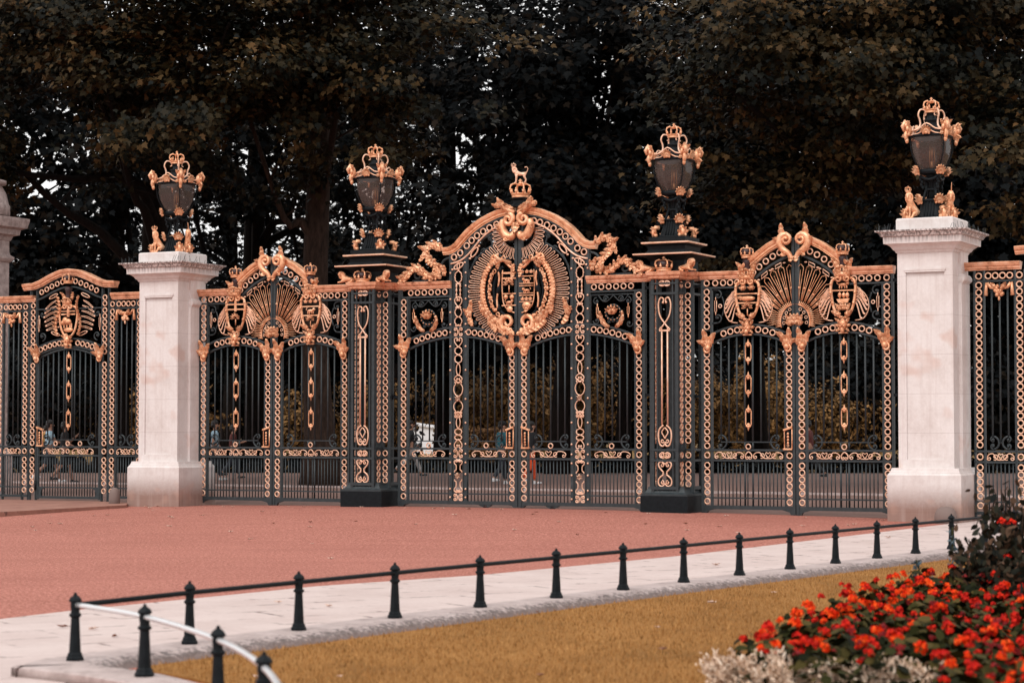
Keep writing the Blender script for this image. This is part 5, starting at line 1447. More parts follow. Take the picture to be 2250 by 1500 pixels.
def kerb(outer, inn):
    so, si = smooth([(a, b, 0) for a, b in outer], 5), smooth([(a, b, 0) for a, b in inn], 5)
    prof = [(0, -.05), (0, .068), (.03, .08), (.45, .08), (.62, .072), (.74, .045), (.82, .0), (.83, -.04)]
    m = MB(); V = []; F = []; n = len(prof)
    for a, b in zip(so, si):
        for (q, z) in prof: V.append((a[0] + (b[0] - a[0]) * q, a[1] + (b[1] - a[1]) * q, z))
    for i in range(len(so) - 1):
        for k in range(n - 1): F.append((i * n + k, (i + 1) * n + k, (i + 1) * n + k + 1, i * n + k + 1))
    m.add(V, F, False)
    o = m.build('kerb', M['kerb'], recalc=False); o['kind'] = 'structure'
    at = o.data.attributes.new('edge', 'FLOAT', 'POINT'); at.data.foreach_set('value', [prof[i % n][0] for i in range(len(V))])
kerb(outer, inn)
lawn_poly = [(p[0], p[1]) for p in smooth([(a, b, 0) for a, b in inn], 4)] + [(6, 7.5), (12, 20), (13, 30)]
sheet('soil_edge', lawn_poly, -.006, M['soil'])
def inset(P, d):
    out = []
    for i, (x, y) in enumerate(P):
        x0, y0 = P[max(i - 1, 0)]; x1, y1 = P[min(i + 1, len(P) - 1)]
        tx, ty = x1 - x0, y1 - y0; l = math.hypot(tx, ty) or 1
        out.append((x - ty / l * d, y + tx / l * d))
    return out
edge_in = inset([(p[0], p[1]) for p in smooth([(a, b, 0) for a, b in inn], 4)], .0)
lawn_in = edge_in + [(6, 7.5), (12, 20), (13, 30)]
sheet('lawn', lawn_in, .022, M['lawn'], .03)

def in_poly(x, y, P):
    c = False; j = len(P) - 1
    for i in range(len(P)):
        if (P[i][1] > y) != (P[j][1] > y) and x < (P[j][0] - P[i][0]) * (y - P[i][1]) / (P[j][1] - P[i][1]) + P[i][0]: c = not c
        j = i
    return c
BED = [(1.28, 12.7), (1.6, 13.9), (2.6, 16.6), (3.75, 19.4), (6.2, 20.4), (5.6, 9.6), (3.6, 9.4), (2.1, 11.2)]
rg = random.Random(3)
m = MB(); cnt = 0
while cnt < 75000:
    y = 10.0 + 19 * rg.random() ** 1.25; x = rg.uniform(-2.8, .26 * y + .3)
    if not in_poly(x, y, lawn_in) or in_poly(x, y, BED): 
        cnt += .2; continue
    h = rg.uniform(.014, .04); a = rg.uniform(0, 6.28); w = rg.uniform(.0022, .0042); lx, ly = rg.uniform(-.014, .014), rg.uniform(-.014, .014)
    n = len(m.v)
    m.v += [(x - w * math.cos(a), y - w * math.sin(a), .021), (x + w * math.cos(a), y + w * math.sin(a), .021), (x + lx, y + ly, .022 + h)]
    m.f.append((n, n + 1, n + 2)); m.sm.append(False); cnt += 1
o = m.build('grass', M['blade'], recalc=False); tag(o, 'short dry golden grass of the lawn', 'grass', kind='stuff')
sheet('flower_bed', BED, .045, M['soil'], .06)

# ------------------------------------------------------------------ low railings round the lawn
post_mesh = {}
def post(parent, x, y, rz):
    if not post_mesh:
        m = MB()
        m.loft([(.060, 0), (.060, .02), (.053, .028), (.049, .045), (.041, .056), (.029, .285), (.030, .29), (.042, .30), (.042, .312), (.031, .32), (.030, .335), (.034, .36), (.034, .382), (.030, .39), (.042, .397), (.043, .408), (.034, .424), (.014, .440)], n=8, p=2.6, smooth=False)
        o = m.build('post', M['iron_dark'], parent, (x, y, .08), rz); post_mesh['p'] = o.data
        q = MB(); q.ell((0, 0, .446), .012, .012, .013); q.box(-.033, .033, -.033, .033, .40, .405); k = q.build('knob', M['iron_dark'], o); post_mesh['k'] = k.data
    else:
        o = link('post', post_mesh['p'], parent, (x, y, .08), rz); link('knob', post_mesh['k'], o)
    return o
f1 = thing('low_railing', 'low black railing of square posts running along the lawn towards the right pillar', 'railing', (FENCE[1][0], FENCE[1][1], .08), 0)
b = (FENCE[1][0], FENCE[1][1])
for (x, y) in FENCE: post(f1, x - b[0], y - b[1], R(57))
m = MB(); m.tube([(x - b[0], y - b[1], .452) for x, y in FENCE], .019, 8)
m.v = [(a, c, e) for a, c, e in m.v]
rail = m.build('rail', M['iron_dark'], f1); rail.location.z = -.08
f2 = thing('low_railing', 'short curving railing with a worn shiny steel rail at the near corner of the lawn', 'railing', (FENCE2[1][0], FENCE2[1][1], .08), 0)
b = (FENCE2[1][0], FENCE2[1][1])
for i, (x, y) in enumerate(FENCE2[1:]): post(f2, x - b[0], y - b[1], R((35, 55, 68, 78, 82)[i]))
S = smooth([(x - b[0], y - b[1], .455) for x, y in FENCE2], 6)
m = MB(); m.tube(S, .0175, 8); rail = m.build('rail', M['steel'], f2); rail.location.z = -.08
for o in list(f1.children) + list(f2.children):
    if o.name.startswith('post'): o.location.z = 0

# ------------------------------------------------------------------ fallen leaves and litter
rg = random.Random(11)
lit = []
for key, kind in (('litter_pale', 0), ('litter_brown', 1), ('litter_pale', 2)):
    m = MB(); pts = []
    for k in range(10):
        a = 2 * PI * k / 10; r = (.05 if k % 2 == 0 else .028) * (1 + .3 * math.sin(k * 1.7 + kind))
        pts.append((r * math.cos(a), r * math.sin(a) * .8, .006 + .018 * abs(math.sin(k * 1.3 + kind))))
    m.add([(0, 0, .004)] + pts, [(0, k + 1, (k + 1) % 10 + 1) for k in range(10)], False)
    lit.append((m, key))
protos = []
def scatter(n, region, label, group, zoff):
    for i in range(n):
        for _ in range(200):
            x, y = region(rg)
            if x is not None: break
        k = rg.choice((0, 0, 1, 2))
        nm = 'fallen_leaf'
        if len(protos) <= k:
            while len(protos) <= k:
                mm, key = lit[len(protos)]; o = mm.build(nm, M[key]); protos.append(o.data); bpy.data.objects.remove(o)
        o = link(nm, protos[k], None, (x, y, zoff(x, y)), rg.uniform(0, 6.28)); o.scale = (rg.uniform(.5, 1.15),) * 3
        tag(o, label, 'leaf', group)
def road_pt(rg):
    v = -13 * rg.random() ** 2.2 - .8; u = rg.uniform(-9.5, 8); x, y, _ = GW(u, v)
    rd = interp(road_edge)(x)
    return (x, y) if y > rd + .3 else (None, None)
scatter(85, road_pt, 'small dry leaf fallen on the red road in front of the gates', 'fallen leaves on the road', lambda x, y: H(*WG(x, y)) + .006)
def lawn_pt(rg):
    y = rg.uniform(11.5, 24); x = rg.uniform(-2, .24 * y)
    return (x, y) if in_poly(x, y, lawn_in) and not in_poly(x, y, BED) else (None, None)
scatter(16, lawn_pt, 'small dry leaf fallen on the golden lawn', 'fallen leaves on the lawn', lambda x, y: .04)
def pav_pt(rg):
    i = rg.randrange(1, 8); a, b_ = road_edge2[i], inner[i]; q = rg.uniform(.1, .7); x, y = a[0] + (b_[0] - a[0]) * q + rg.uniform(-.5, .5), a[1] + (b_[1] - a[1]) * q
    return (x, y)
scatter(14, pav_pt, 'small dry leaf fallen on the pale pavement', 'fallen leaves on the pavement', lambda x, y: H(*WG(x, y)) + .016)
# ------------------------------------------------------------------ foliage
PALM = np.array([(0, -.10), (.16, .0), (.44, -.04), (.36, .17), (.52, .40), (.26, .42), (.20, .56), (0, .95), (-.20, .56), (-.26, .42), (-.52, .40), (-.36, .17), (-.44, -.04), (-.16, .0)])
SIMPLE = np.array([(0, 0), (.25, .25), (.22, .6), (0, 1.0), (-.22, .6), (-.25, .25)])
NARROW = np.array([(0, 0), (.22, .3), (.10, .45), (.24, .65), (0, 1.0), (-.24, .65), (-.10, .45), (-.22, .3)])
ROUND = np.array([(0, 0), (.35, .05), (.5, .4), (.35, .8), (0, .95), (-.35, .8), (-.5, .4), (-.35, .05)])
def foliage(name, pos, nrm, size, shape, material, parent, rs, tip=None, fold=.12, jitter=.35):
    """one mesh of many separate leaves"""
    N = len(pos); k = len(shape)
    nrm = nrm / np.linalg.norm(nrm, axis=1, keepdims=True)
    t = rs.normal(size=(N, 3)) if tip is None else tip + rs.normal(size=(N, 3)) * .45
    t -= nrm * (t * nrm).sum(1, keepdims=True); t /= np.linalg.norm(t, axis=1, keepdims=True) + 1e-9
    b = np.cross(nrm, t)
    s = size * (1 - jitter + 2 * jitter * rs.random((N, 1, 1)))
    A, B = shape[:, 0], shape[:, 1]
    v = pos[:, None, :] + s * (b[:, None, :] * A[None, :, None] + t[:, None, :] * B[None, :, None] - nrm[:, None, :] * (fold * (np.abs(A) * 1.2 + B * B * .5))[None, :, None])
    me = bpy.data.meshes.new(name)
    me.vertices.add(N * k); me.vertices.foreach_set('co', v.reshape(-1).astype(np.float32))
    me.loops.add(N * k); me.loops.foreach_set('vertex_index', np.arange(N * k, dtype=np.int32))
    me.polygons.add(N); me.polygons.foreach_set('loop_start', np.arange(0, N * k, k, dtype=np.int32)); me.polygons.foreach_set('loop_total', np.full(N, k, dtype=np.int32))
    me.update(calc_edges=True); me.validate()
    me.materials.append(material)
    return link(name, me, parent)

def clusters(ells, rs, spread=(.44, .44, .2), per=30, gaps=(), boughs=False):
    """leaf positions in sprays through the ellipsoids (cx,cy,cz,rx,ry,rz,n); nothing inside the gaps"""
    P = []; O = []; C = []; T = []
    for (cx, cy, cz, rx, ry, rz, n) in ells:
        d = rs.normal(size=(n, 3)); d /= np.linalg.norm(d, axis=1, keepdims=True)
        r = rs.random((n, 1)) ** .42
        c = np.array([cx, cy, cz]) + d * r * np.array([rx, ry, rz])
        if boughs:                                         # sprays gather on boughs with dark hollows between them
            nb = max(3, n // 9); B = c[:nb]; w = rs.randint(0, nb, n)
            c = B[w] + rs.normal(size=(n, 3)) * np.array([.85, .6, .26]); c[:, 2] -= .10 * ((c[:, 0] - B[w, 0]) ** 2)
            d = d[w]
        keep = np.ones(n, bool)
        for (gx, gy, gz, ax, ay, az) in gaps: keep &= (((c - np.array([gx, gy, gz])) / np.array([ax, ay, az])) ** 2).sum(1) > 1
        c = c[keep]; dd = d[keep]
        C.append(c)
        k = len(c)
        sc = .7 + .6 * rs.random((k, 1, 1))
        off = rs.normal(size=(k, per, 3)) * np.array(spread) * sc
        off[:, :, 2] -= .12 * (off[:, :, 0] ** 2 + off[:, :, 1] ** 2)
        T.append(np.repeat(rs.random(k), per) * .62 + rs.random(k * per) * .38)
        P.append((c[:, None, :] + off).reshape(-1, 3)); O.append(np.repeat(dd, per, axis=0) * .6 + off.reshape(-1, 3) * .6)
    P = np.concatenate(P); O = np.concatenate(O); T = np.concatenate(T)
    keep = np.ones(len(P), bool)
    for (gx, gy, gz, ax, ay, az) in gaps: keep &= (((P - np.array([gx, gy, gz])) / (np.array([ax, ay, az]) * .85)) ** 2).sum(1) > 1
    return P[keep], O[keep], np.concatenate(C), T[keep]

def tree(label, x, y, tr, th, ells, seed, size, key, shape=PALM, per=32, lean=(0, 0), gaps=(), group='trees behind the gates', spread=(.44, .44, .2), limbs=10, boughs=False, z0=.1, flare=1.35, bright=False):
    rs = np.random.RandomState(seed); rr = random.Random(seed)
    root = thing('plane_tree', label, 'tree', (x, y, z0), 0, group)
    m = MB(); pts = []; rad = []
    top = th
    for i in range(11):
        u = i / 10
        pts.append((lean[0] * u + .08 * math.sin(u * 7 + seed), lean[1] * u, -.1 + u * top)); rad.append(tr * (1 + (flare - 1) * max(0, 1 - u * 6) ** 2) * (1 - .35 * u))
    m.tube(pts, rad, 12)
    pos, out, C, tone = clusters(ells, rs, spread, per, gaps, boughs)
    tips = [C[rr.randrange(len(C))] for _ in range(limbs)]
    for p in tips:
        tx, ty, tz = p[0] - x, p[1] - y, p[2] - z0
        u = rr.uniform(.45, 1.0); s = (lean[0] * u, lean[1] * u, u * top)
        mid = (s[0] * .55 + tx * .45, s[1] * .55 + ty * .45, max(s[2], tz * .6) + rr.uniform(.2, 1.2))
        S = smooth([s, ((s[0] + mid[0]) / 2, (s[1] + mid[1]) / 2, (s[2] + mid[2]) / 2 + .3), mid, (tx, ty, tz)], 3)
        m.tube(S, [tr * .38 * (1 - .88 * i / len(S)) + .012 for i in range(len(S))], 6)
        for _ in range(3):
            q = S[rr.randrange(3, len(S) - 1)]; e = (q[0] + rr.uniform(-1.4, 1.4), q[1] + rr.uniform(-1, 1), q[2] + rr.uniform(-.9, .7))
            m.tube([q, ((q[0] + e[0]) / 2, (q[1] + e[1]) / 2, (q[2] + e[2]) / 2 + .15), e], [.035, .022, .008], 5)
    m.build('trunk', M['bark' if bright else 'bark_dark'], root, recalc=False)
    nrm = out * .55 + np.array([0, -.25, .75]) + rs.normal(size=out.shape) * .45
    tip = out * .7 + np.array([0, -.15, -.55])
    pos = pos - np.array([x, y, z0])
    o = foliage('crown', pos, nrm, size, shape, M[key], root, rs, tip)
    at = o.data.attributes.new('tone', 'FLOAT', 'FACE'); at.data.foreach_set('value', tone.astype(np.float32))
    return root
GAPS = [(-11.6, 62, 9.0, 1.0, 26, 1.5), (-11.9, 62, 7.6, .8, 26, .9), (-8.3, 62, 7.4, .55, 26, .9), (-6.4, 62, 8.7, .8, 26, 1.0), (-1.7, 62, 10.4, 1.0, 26, .8), (-1.3, 62, 9.1, .6, 26, 1.2), (2.9, 62, 12.4, .6, 26, .9), (-4.3, 62, 8.8, .5, 26, 1.3)]
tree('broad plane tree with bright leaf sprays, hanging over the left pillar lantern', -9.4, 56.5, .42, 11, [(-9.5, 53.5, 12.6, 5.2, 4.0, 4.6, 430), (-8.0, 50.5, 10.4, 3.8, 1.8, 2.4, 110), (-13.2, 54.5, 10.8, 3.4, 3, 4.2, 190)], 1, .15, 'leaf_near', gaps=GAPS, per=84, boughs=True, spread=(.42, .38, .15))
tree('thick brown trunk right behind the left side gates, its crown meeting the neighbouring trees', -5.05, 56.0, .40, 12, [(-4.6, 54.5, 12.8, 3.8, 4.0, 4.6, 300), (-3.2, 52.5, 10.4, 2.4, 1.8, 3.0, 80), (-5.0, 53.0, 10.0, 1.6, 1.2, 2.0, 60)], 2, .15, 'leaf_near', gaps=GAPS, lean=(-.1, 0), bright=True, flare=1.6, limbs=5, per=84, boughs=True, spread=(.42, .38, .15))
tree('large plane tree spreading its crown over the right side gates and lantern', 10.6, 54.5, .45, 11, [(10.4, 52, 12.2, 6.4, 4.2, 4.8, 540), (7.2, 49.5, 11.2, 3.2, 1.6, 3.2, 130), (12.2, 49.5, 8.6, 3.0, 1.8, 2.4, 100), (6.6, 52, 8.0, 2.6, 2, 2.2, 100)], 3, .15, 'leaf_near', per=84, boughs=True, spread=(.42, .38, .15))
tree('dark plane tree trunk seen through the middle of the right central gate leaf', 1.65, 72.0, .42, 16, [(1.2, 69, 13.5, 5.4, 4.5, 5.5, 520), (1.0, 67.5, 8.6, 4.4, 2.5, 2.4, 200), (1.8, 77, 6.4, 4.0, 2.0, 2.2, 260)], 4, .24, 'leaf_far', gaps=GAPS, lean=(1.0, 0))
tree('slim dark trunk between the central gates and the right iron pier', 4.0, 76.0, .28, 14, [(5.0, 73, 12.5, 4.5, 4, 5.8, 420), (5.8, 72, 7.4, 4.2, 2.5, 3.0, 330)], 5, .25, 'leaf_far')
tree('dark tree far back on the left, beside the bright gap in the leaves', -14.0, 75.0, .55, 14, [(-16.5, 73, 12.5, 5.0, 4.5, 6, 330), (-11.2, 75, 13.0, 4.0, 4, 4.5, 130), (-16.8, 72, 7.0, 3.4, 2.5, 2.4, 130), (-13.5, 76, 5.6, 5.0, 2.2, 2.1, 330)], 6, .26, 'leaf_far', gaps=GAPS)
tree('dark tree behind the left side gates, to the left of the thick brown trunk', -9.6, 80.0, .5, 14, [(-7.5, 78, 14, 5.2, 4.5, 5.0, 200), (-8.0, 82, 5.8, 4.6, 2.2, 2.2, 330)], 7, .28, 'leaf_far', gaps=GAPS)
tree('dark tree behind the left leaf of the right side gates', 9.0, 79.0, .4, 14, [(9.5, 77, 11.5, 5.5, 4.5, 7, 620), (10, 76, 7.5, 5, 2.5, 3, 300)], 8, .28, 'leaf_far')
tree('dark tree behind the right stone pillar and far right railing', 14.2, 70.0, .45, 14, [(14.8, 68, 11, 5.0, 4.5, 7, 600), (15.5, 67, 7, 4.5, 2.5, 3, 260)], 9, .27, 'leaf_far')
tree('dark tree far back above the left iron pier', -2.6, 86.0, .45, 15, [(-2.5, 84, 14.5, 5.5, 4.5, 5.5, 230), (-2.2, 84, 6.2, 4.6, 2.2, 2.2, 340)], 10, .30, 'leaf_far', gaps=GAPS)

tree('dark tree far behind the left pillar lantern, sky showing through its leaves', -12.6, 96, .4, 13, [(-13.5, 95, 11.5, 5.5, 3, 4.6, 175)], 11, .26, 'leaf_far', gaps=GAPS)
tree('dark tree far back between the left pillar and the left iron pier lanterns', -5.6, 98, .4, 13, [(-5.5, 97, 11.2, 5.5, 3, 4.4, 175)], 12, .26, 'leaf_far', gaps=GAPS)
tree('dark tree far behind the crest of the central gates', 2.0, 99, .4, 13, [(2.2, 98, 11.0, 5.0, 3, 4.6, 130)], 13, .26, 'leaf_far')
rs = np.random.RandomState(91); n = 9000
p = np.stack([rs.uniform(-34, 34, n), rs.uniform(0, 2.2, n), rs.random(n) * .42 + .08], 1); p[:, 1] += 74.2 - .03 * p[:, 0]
o = foliage('shade_strip', p, rs.normal(size=(n, 3)) + np.array([0, -.3, .8]), .30, SIMPLE, M['leaf_far'], None, rs); tag(o, 'added dark leaf strip standing in for shade along the far edge of the park road', 'ground cover', kind='stuff')  # dark leaf strip added where the ground only lies in tree shade

# shrubs under the trees
def shrub(name, label, x, y, rx, ry, h, n, size, key, seed, group, shape=SIMPLE, box=False):
    rs = np.random.RandomState(seed)
    root = thing(name, label, 'hedge' if box else 'shrub', (x, y, .09), 0, group)
    d = rs.normal(size=(n, 3)); d /= np.linalg.norm(d, axis=1, keepdims=True)
    if box:
        p = (rs.random((n, 3)) - .5) * 2; ax = rs.randint(0, 3, n); p[np.arange(n), ax] = np.sign(p[np.arange(n), ax]) * (.86 + .14 * rs.random(n))
        pos = p * np.array([rx, ry, h / 2]) + np.array([0, 0, h / 2]); d = p
    else:
        lump = 1 + .16 * np.sin(d[:, :1] * 9 + seed) + .14 * np.sin(d[:, 2:] * 8 + seed * 2) + .1 * np.sin(d[:, 1:2] * 11)
        pos = d * lump * (rs.random((n, 1)) ** .25) * np.array([rx, ry, h * .5]) + np.array([0, 0, h * .5])
        pos[:, 2] = np.abs(pos[:, 2])
    nrm = d + rs.normal(size=d.shape) * .5 + np.array([0, 0, .3])
    foliage('foliage', pos, nrm, size, shape, M[key], root, rs)
    m = MB()
    for k in range(4): m.tube([(rs.uniform(-.1, .1), 0, -.1), (rs.uniform(-.5, .5) * rx, rs.uniform(-.4, .4) * ry, h * .6)], [.05, .015], 5)
    m.build('stem', M['bark'], root)
gs = 'golden shrubs lit behind the gates'
shrub('shrub', 'golden brown shrub behind the left central gate leaf, above the white tent', -5.4, 138, 4.64, 2.00, 7.2, 5880, .30, 'leaf_gold', 21, gs)
shrub('shrub', 'rounded golden shrub behind the middle bars of the left central leaf', -1.1, 90, 2.17, 1.30, 4.6, 3639, .20, 'leaf_gold', 22, gs)
shrub('shrub', 'golden shrub just to the right of the central meeting stiles', .75, 92, 1.74, 1.20, 5.2, 3080, .20, 'leaf_gold', 23, gs)
shrub('shrub', 'tall golden shrub between the two dark trunks of the right central leaf', 3.2, 94, 1.45, 1.20, 5.6, 3080, .20, 'leaf_gold', 24, gs)
shrub('shrub', 'golden shrub behind the left leaf of the right side gates', 11.2, 96, 1.89, 1.30, 5.0, 3360, .21, 'leaf_gold', 25, gs)
shrub('shrub', 'dull golden shrub left of the thick brown trunk', -9.2, 92, 2.17, 1.30, 3.4, 2520, .20, 'leaf_gold', 26, gs)
shrub('shrub', 'dull golden shrub right of the thick brown trunk', -6.0, 96, 1.74, 1.20, 4.2, 2520, .20, 'leaf_gold', 27, gs)
shrub('hedge', 'clipped brown hedge behind the left central leaf', -1.0, 80, 1.05, .5, 1.55, 2600, .12, 'leaf_hedge', 28, 'hedges behind the gates', box=True)
shrub('shrub', 'dull olive shrub behind the narrow pedestrian gate', -15.2, 92, 3.19, 1.40, 3.6, 3080, .20, 'leaf_gold', 29, gs)
shrub('shrub', 'golden shrub glimpsed between the right iron pier and its neighbouring gate', 8.4, 98, 2.32, 1.20, 4.4, 3080, .20, 'leaf_gold', 30, gs)
shrub('shrub', 'olive shrub behind the outer leaf of the right side gates', 14.0, 97, 2.61, 1.20, 3.6, 2800, .20, 'leaf_gold', 31, gs)
gd = 'dark bushes under the trees'
for i, (x, y, rx, h, lab) in enumerate([(-21, 92, 4.5, 7, 'large dark bush far left behind the railings'), (-14.5, 98, 4, 6.5, 'large dark bush behind the pedestrian gate'), (-7.5, 106, 4.5, 7, 'large dark bush behind the left side gates'), (-.5, 108, 4.5, 7.5, 'large dark bush behind the golden shrubs of the central gates'),
                                       (6.2, 104, 3.6, 7, 'large dark bush behind the right iron pier'), (16.0, 102, 4.5, 7, 'large dark bush behind the right stone pillar'), (22, 98, 4, 7, 'large dark bush behind the far right railing')]):
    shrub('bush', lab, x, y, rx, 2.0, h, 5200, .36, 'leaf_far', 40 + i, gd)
rs = np.random.RandomState(77); n = 19000
p = np.stack([rs.uniform(-62, 62, n), rs.uniform(150, 168, n), rs.random(n) ** .8], 1)
p[12000:, 2] *= .45; p[:, 2] = .2 + p[:, 2] * (12.6 + 2.0 * np.sin(p[:, 0] * .35) + 1.6 * np.sin(p[:, 0] * .9 + 1))
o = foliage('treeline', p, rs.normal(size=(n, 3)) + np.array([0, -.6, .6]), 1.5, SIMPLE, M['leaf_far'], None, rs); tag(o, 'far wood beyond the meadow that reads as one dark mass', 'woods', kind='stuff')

# ------------------------------------------------------------------ flower bed
rs = np.random.RandomState(5); rg = random.Random(5)
def dome_leaves(name, key, n, R0, h, size, shape, parent):
    d = rs.normal(size=(n, 3)); d[:, 2] = np.abs(d[:, 2]); d /= np.linalg.norm(d, axis=1, keepdims=True)
    pos = d * (rs.random((n, 1)) ** .35) * np.array([R0, R0, h]); pos[:, 2] += .02
    if key == 'leaf_silver':                              # frilly tufts standing up from the clump
        c = d[rs.randint(0, 16, n)] * np.array([R0, R0, h]); u = rs.random((n, 1)); pos = c * (.45 + .6 * u) + rs.normal(size=(n, 3)) * .014 * (.6 + u); pos[:, 2] = np.abs(pos[:, 2]) + .01
        return foliage(name, pos, d * .4 + rs.normal(size=d.shape), size, shape, M[key], parent, rs, c / h * .8 + np.array([0, 0, .6]))
    return foliage(name, pos, d + rs.normal(size=d.shape) * .45 + np.array([0, 0, .5]), size, shape, M[key], parent, rs)
def bloom_mesh(key, n=34, r=.05):
    d = rs.normal(size=(n, 3)); d[:, 2] = np.abs(d[:, 2]) * .8 - .12; d /= np.linalg.norm(d, axis=1, keepdims=True)
    pos = d * (r * (.55 + .45 * rs.random((n, 1)))) * np.array([1, 1, .8])
    return foliage('bloom', pos, d + rs.normal(size=d.shape) * .35, r * .62, ROUND, M[key], None, rs)
blooms = [bloom_mesh(k, n, r) for k, n, r in (('petal_orange', 44, .042), ('petal_orange', 34, .034), ('petal_red', 44, .040), ('petal_red', 30, .032), ('petal_dark', 24, .027))]
bl = [o.data for o in blooms]
for o in blooms: bpy.data.objects.remove(o)
fol = [dome_leaves('foliage', 'leaf_plant', 130, .21, .27, .062, ROUND, None) for _ in range(5)]
fo = [o.data for o in fol]
for o in fol: bpy.data.objects.remove(o)
pts = []
tries = 0
while tries < 6000 and len(pts) < 230:
    tries += 1
    y = rg.uniform(10.6, 20.0); x = rg.uniform(1.3, 5.6)
    if x > .247 * y + .35 or not in_poly(x, y, BED): continue
    if (x - 1.1) / 1.4 < 1 and y < 13.05 - (x - 1.1) * .86 and x < 2.35: continue
    if min([99] + [(x - a) ** 2 + (y - b) ** 2 for a, b in pts]) < .235 ** 2: continue
    pts.append((x, y))
for (x, y) in pts:
    root = thing('bedding_plant', 'bushy dark-leaved bedding plant with clustered orange-red flowers', 'flowering plant', (x, y, .04), rg.uniform(0, 6.28), 'red flowering plants in the bed')
    s = rg.uniform(.85, 1.2)
    f = link('foliage', rg.choice(fo), root); f.scale = (s, s, s * rg.uniform(.9, 1.25))
    for k in range(rg.choice((2, 2, 3, 3, 4))):
        a = rg.uniform(0, 6.28); r = rg.uniform(.02, .19) * s
        light = (x - (1.5 + (y - 13.8) * .41)) < .55
        b = link('bloom', rg.choice(bl[:1] + bl[2:] if not light else bl[:4]), root, (r * math.cos(a), r * math.sin(a), (.33 - r * .45) * s + rg.uniform(-.03, .07)))
        b.rotation_euler = (rg.uniform(-.5, .5), rg.uniform(-.5, .5), a); q = rg.uniform(.62, 1.08); b.scale = (q, q, q)
sil = [dome_leaves('foliage', 'leaf_silver', 1500, .15, .25, .03, NARROW, None) for _ in range(3)]
si = [o.data for o in sil]
for o in sil: bpy.data.objects.remove(o)
k = 0
for row in (0, 1):
    for i in range(8):
        x = 1.28 + .155 * i + rg.uniform(-.03, .03) + row * .09; y = 13.15 - .13 * i + rg.uniform(-.05, .05) - row * .22
        o = link('silver_plant', rg.choice(si), None, (x, y, .04), rg.uniform(0, 6.28)); q = rg.uniform(.85, 1.2); o.scale = (q, q, q * .85)
        tag(o, 'pale silvery-pink edging plant with frilly leaves at the front of the bed', 'edging plant', 'silvery edging plants')
def tall_plant(x, y, h, r, label, seed):
    rs = np.random.RandomState(seed)
    root = thing('tall_plant', label, 'plant', (x, y, .04), 0, 'tall dark plants at the back of the bed')
    m = MB(); n = 900; P = []; D = []
    for k in range(9):
        a = rs.uniform(0, 6.28); e = (r * .7 * math.cos(a) * rs.random(), r * .7 * math.sin(a) * rs.random(), h * rs.uniform(.6, 1.0))
        m.tube([(0, 0, 0), (e[0] * .4, e[1] * .4, e[2] * .5), e], [.012, .01, .005], 5)
        for j in range(n // 9):
            u = rs.uniform(.2, 1.0); P.append((e[0] * u + rs.normal() * r * .3, e[1] * u + rs.normal() * r * .3, e[2] * u + rs.normal() * .05)); D.append((rs.normal(), rs.normal(), .6))
    m.build('stem', M['bark'], root)
    foliage('foliage', np.array(P), np.array(D), .085, SIMPLE, M['leaf_tall'], root, rs, np.tile([0, 0, -.4], (len(P), 1)))
    for k in range(3):
        b = link('bloom', bl[rs.randint(2, 5)], root, (rs.normal() * r * .5, rs.normal() * r * .5 - .1, h * rs.uniform(.5, .85)))
tall_plant(4.36, 18.6, 1.10, .40, 'tallest dark bronze-leaved plant at the back of the flower bed', 61)
tall_plant(4.72, 18.0, .98, .46, 'dark leafy plant at the right edge, next to the tallest one', 62)
tall_plant(4.02, 18.2, .70, .40, 'shorter dark leafy plant in front of the last black posts', 63)
tall_plant(4.3, 17.4, .70, .44, 'low wide dark plant behind the red flowers at the right edge', 64)
sv_ = thing('salvia', 'thin blue-grey flower spikes rising beside the dark plants', 'plant', (3.86, 18.8, .04), 0)
for (dx, h) in ((0, .74), (-.32, .46), (-.22, .34), (.06, .56)):
    m = MB(); P = []
    m.tube([(dx * .6, 0, 0), (dx, 0, h)], .006, 5)
    for j in range(70): P.append((dx + rs.normal() * .018, rs.normal() * .018, h * (.55 + .45 * rs.random())))
    m.build('stem', M['leaf_plant'], sv_); foliage('blossom', np.array(P), rs.normal(size=(len(P), 3)), .035, SIMPLE, M['salvia'], sv_, rs)
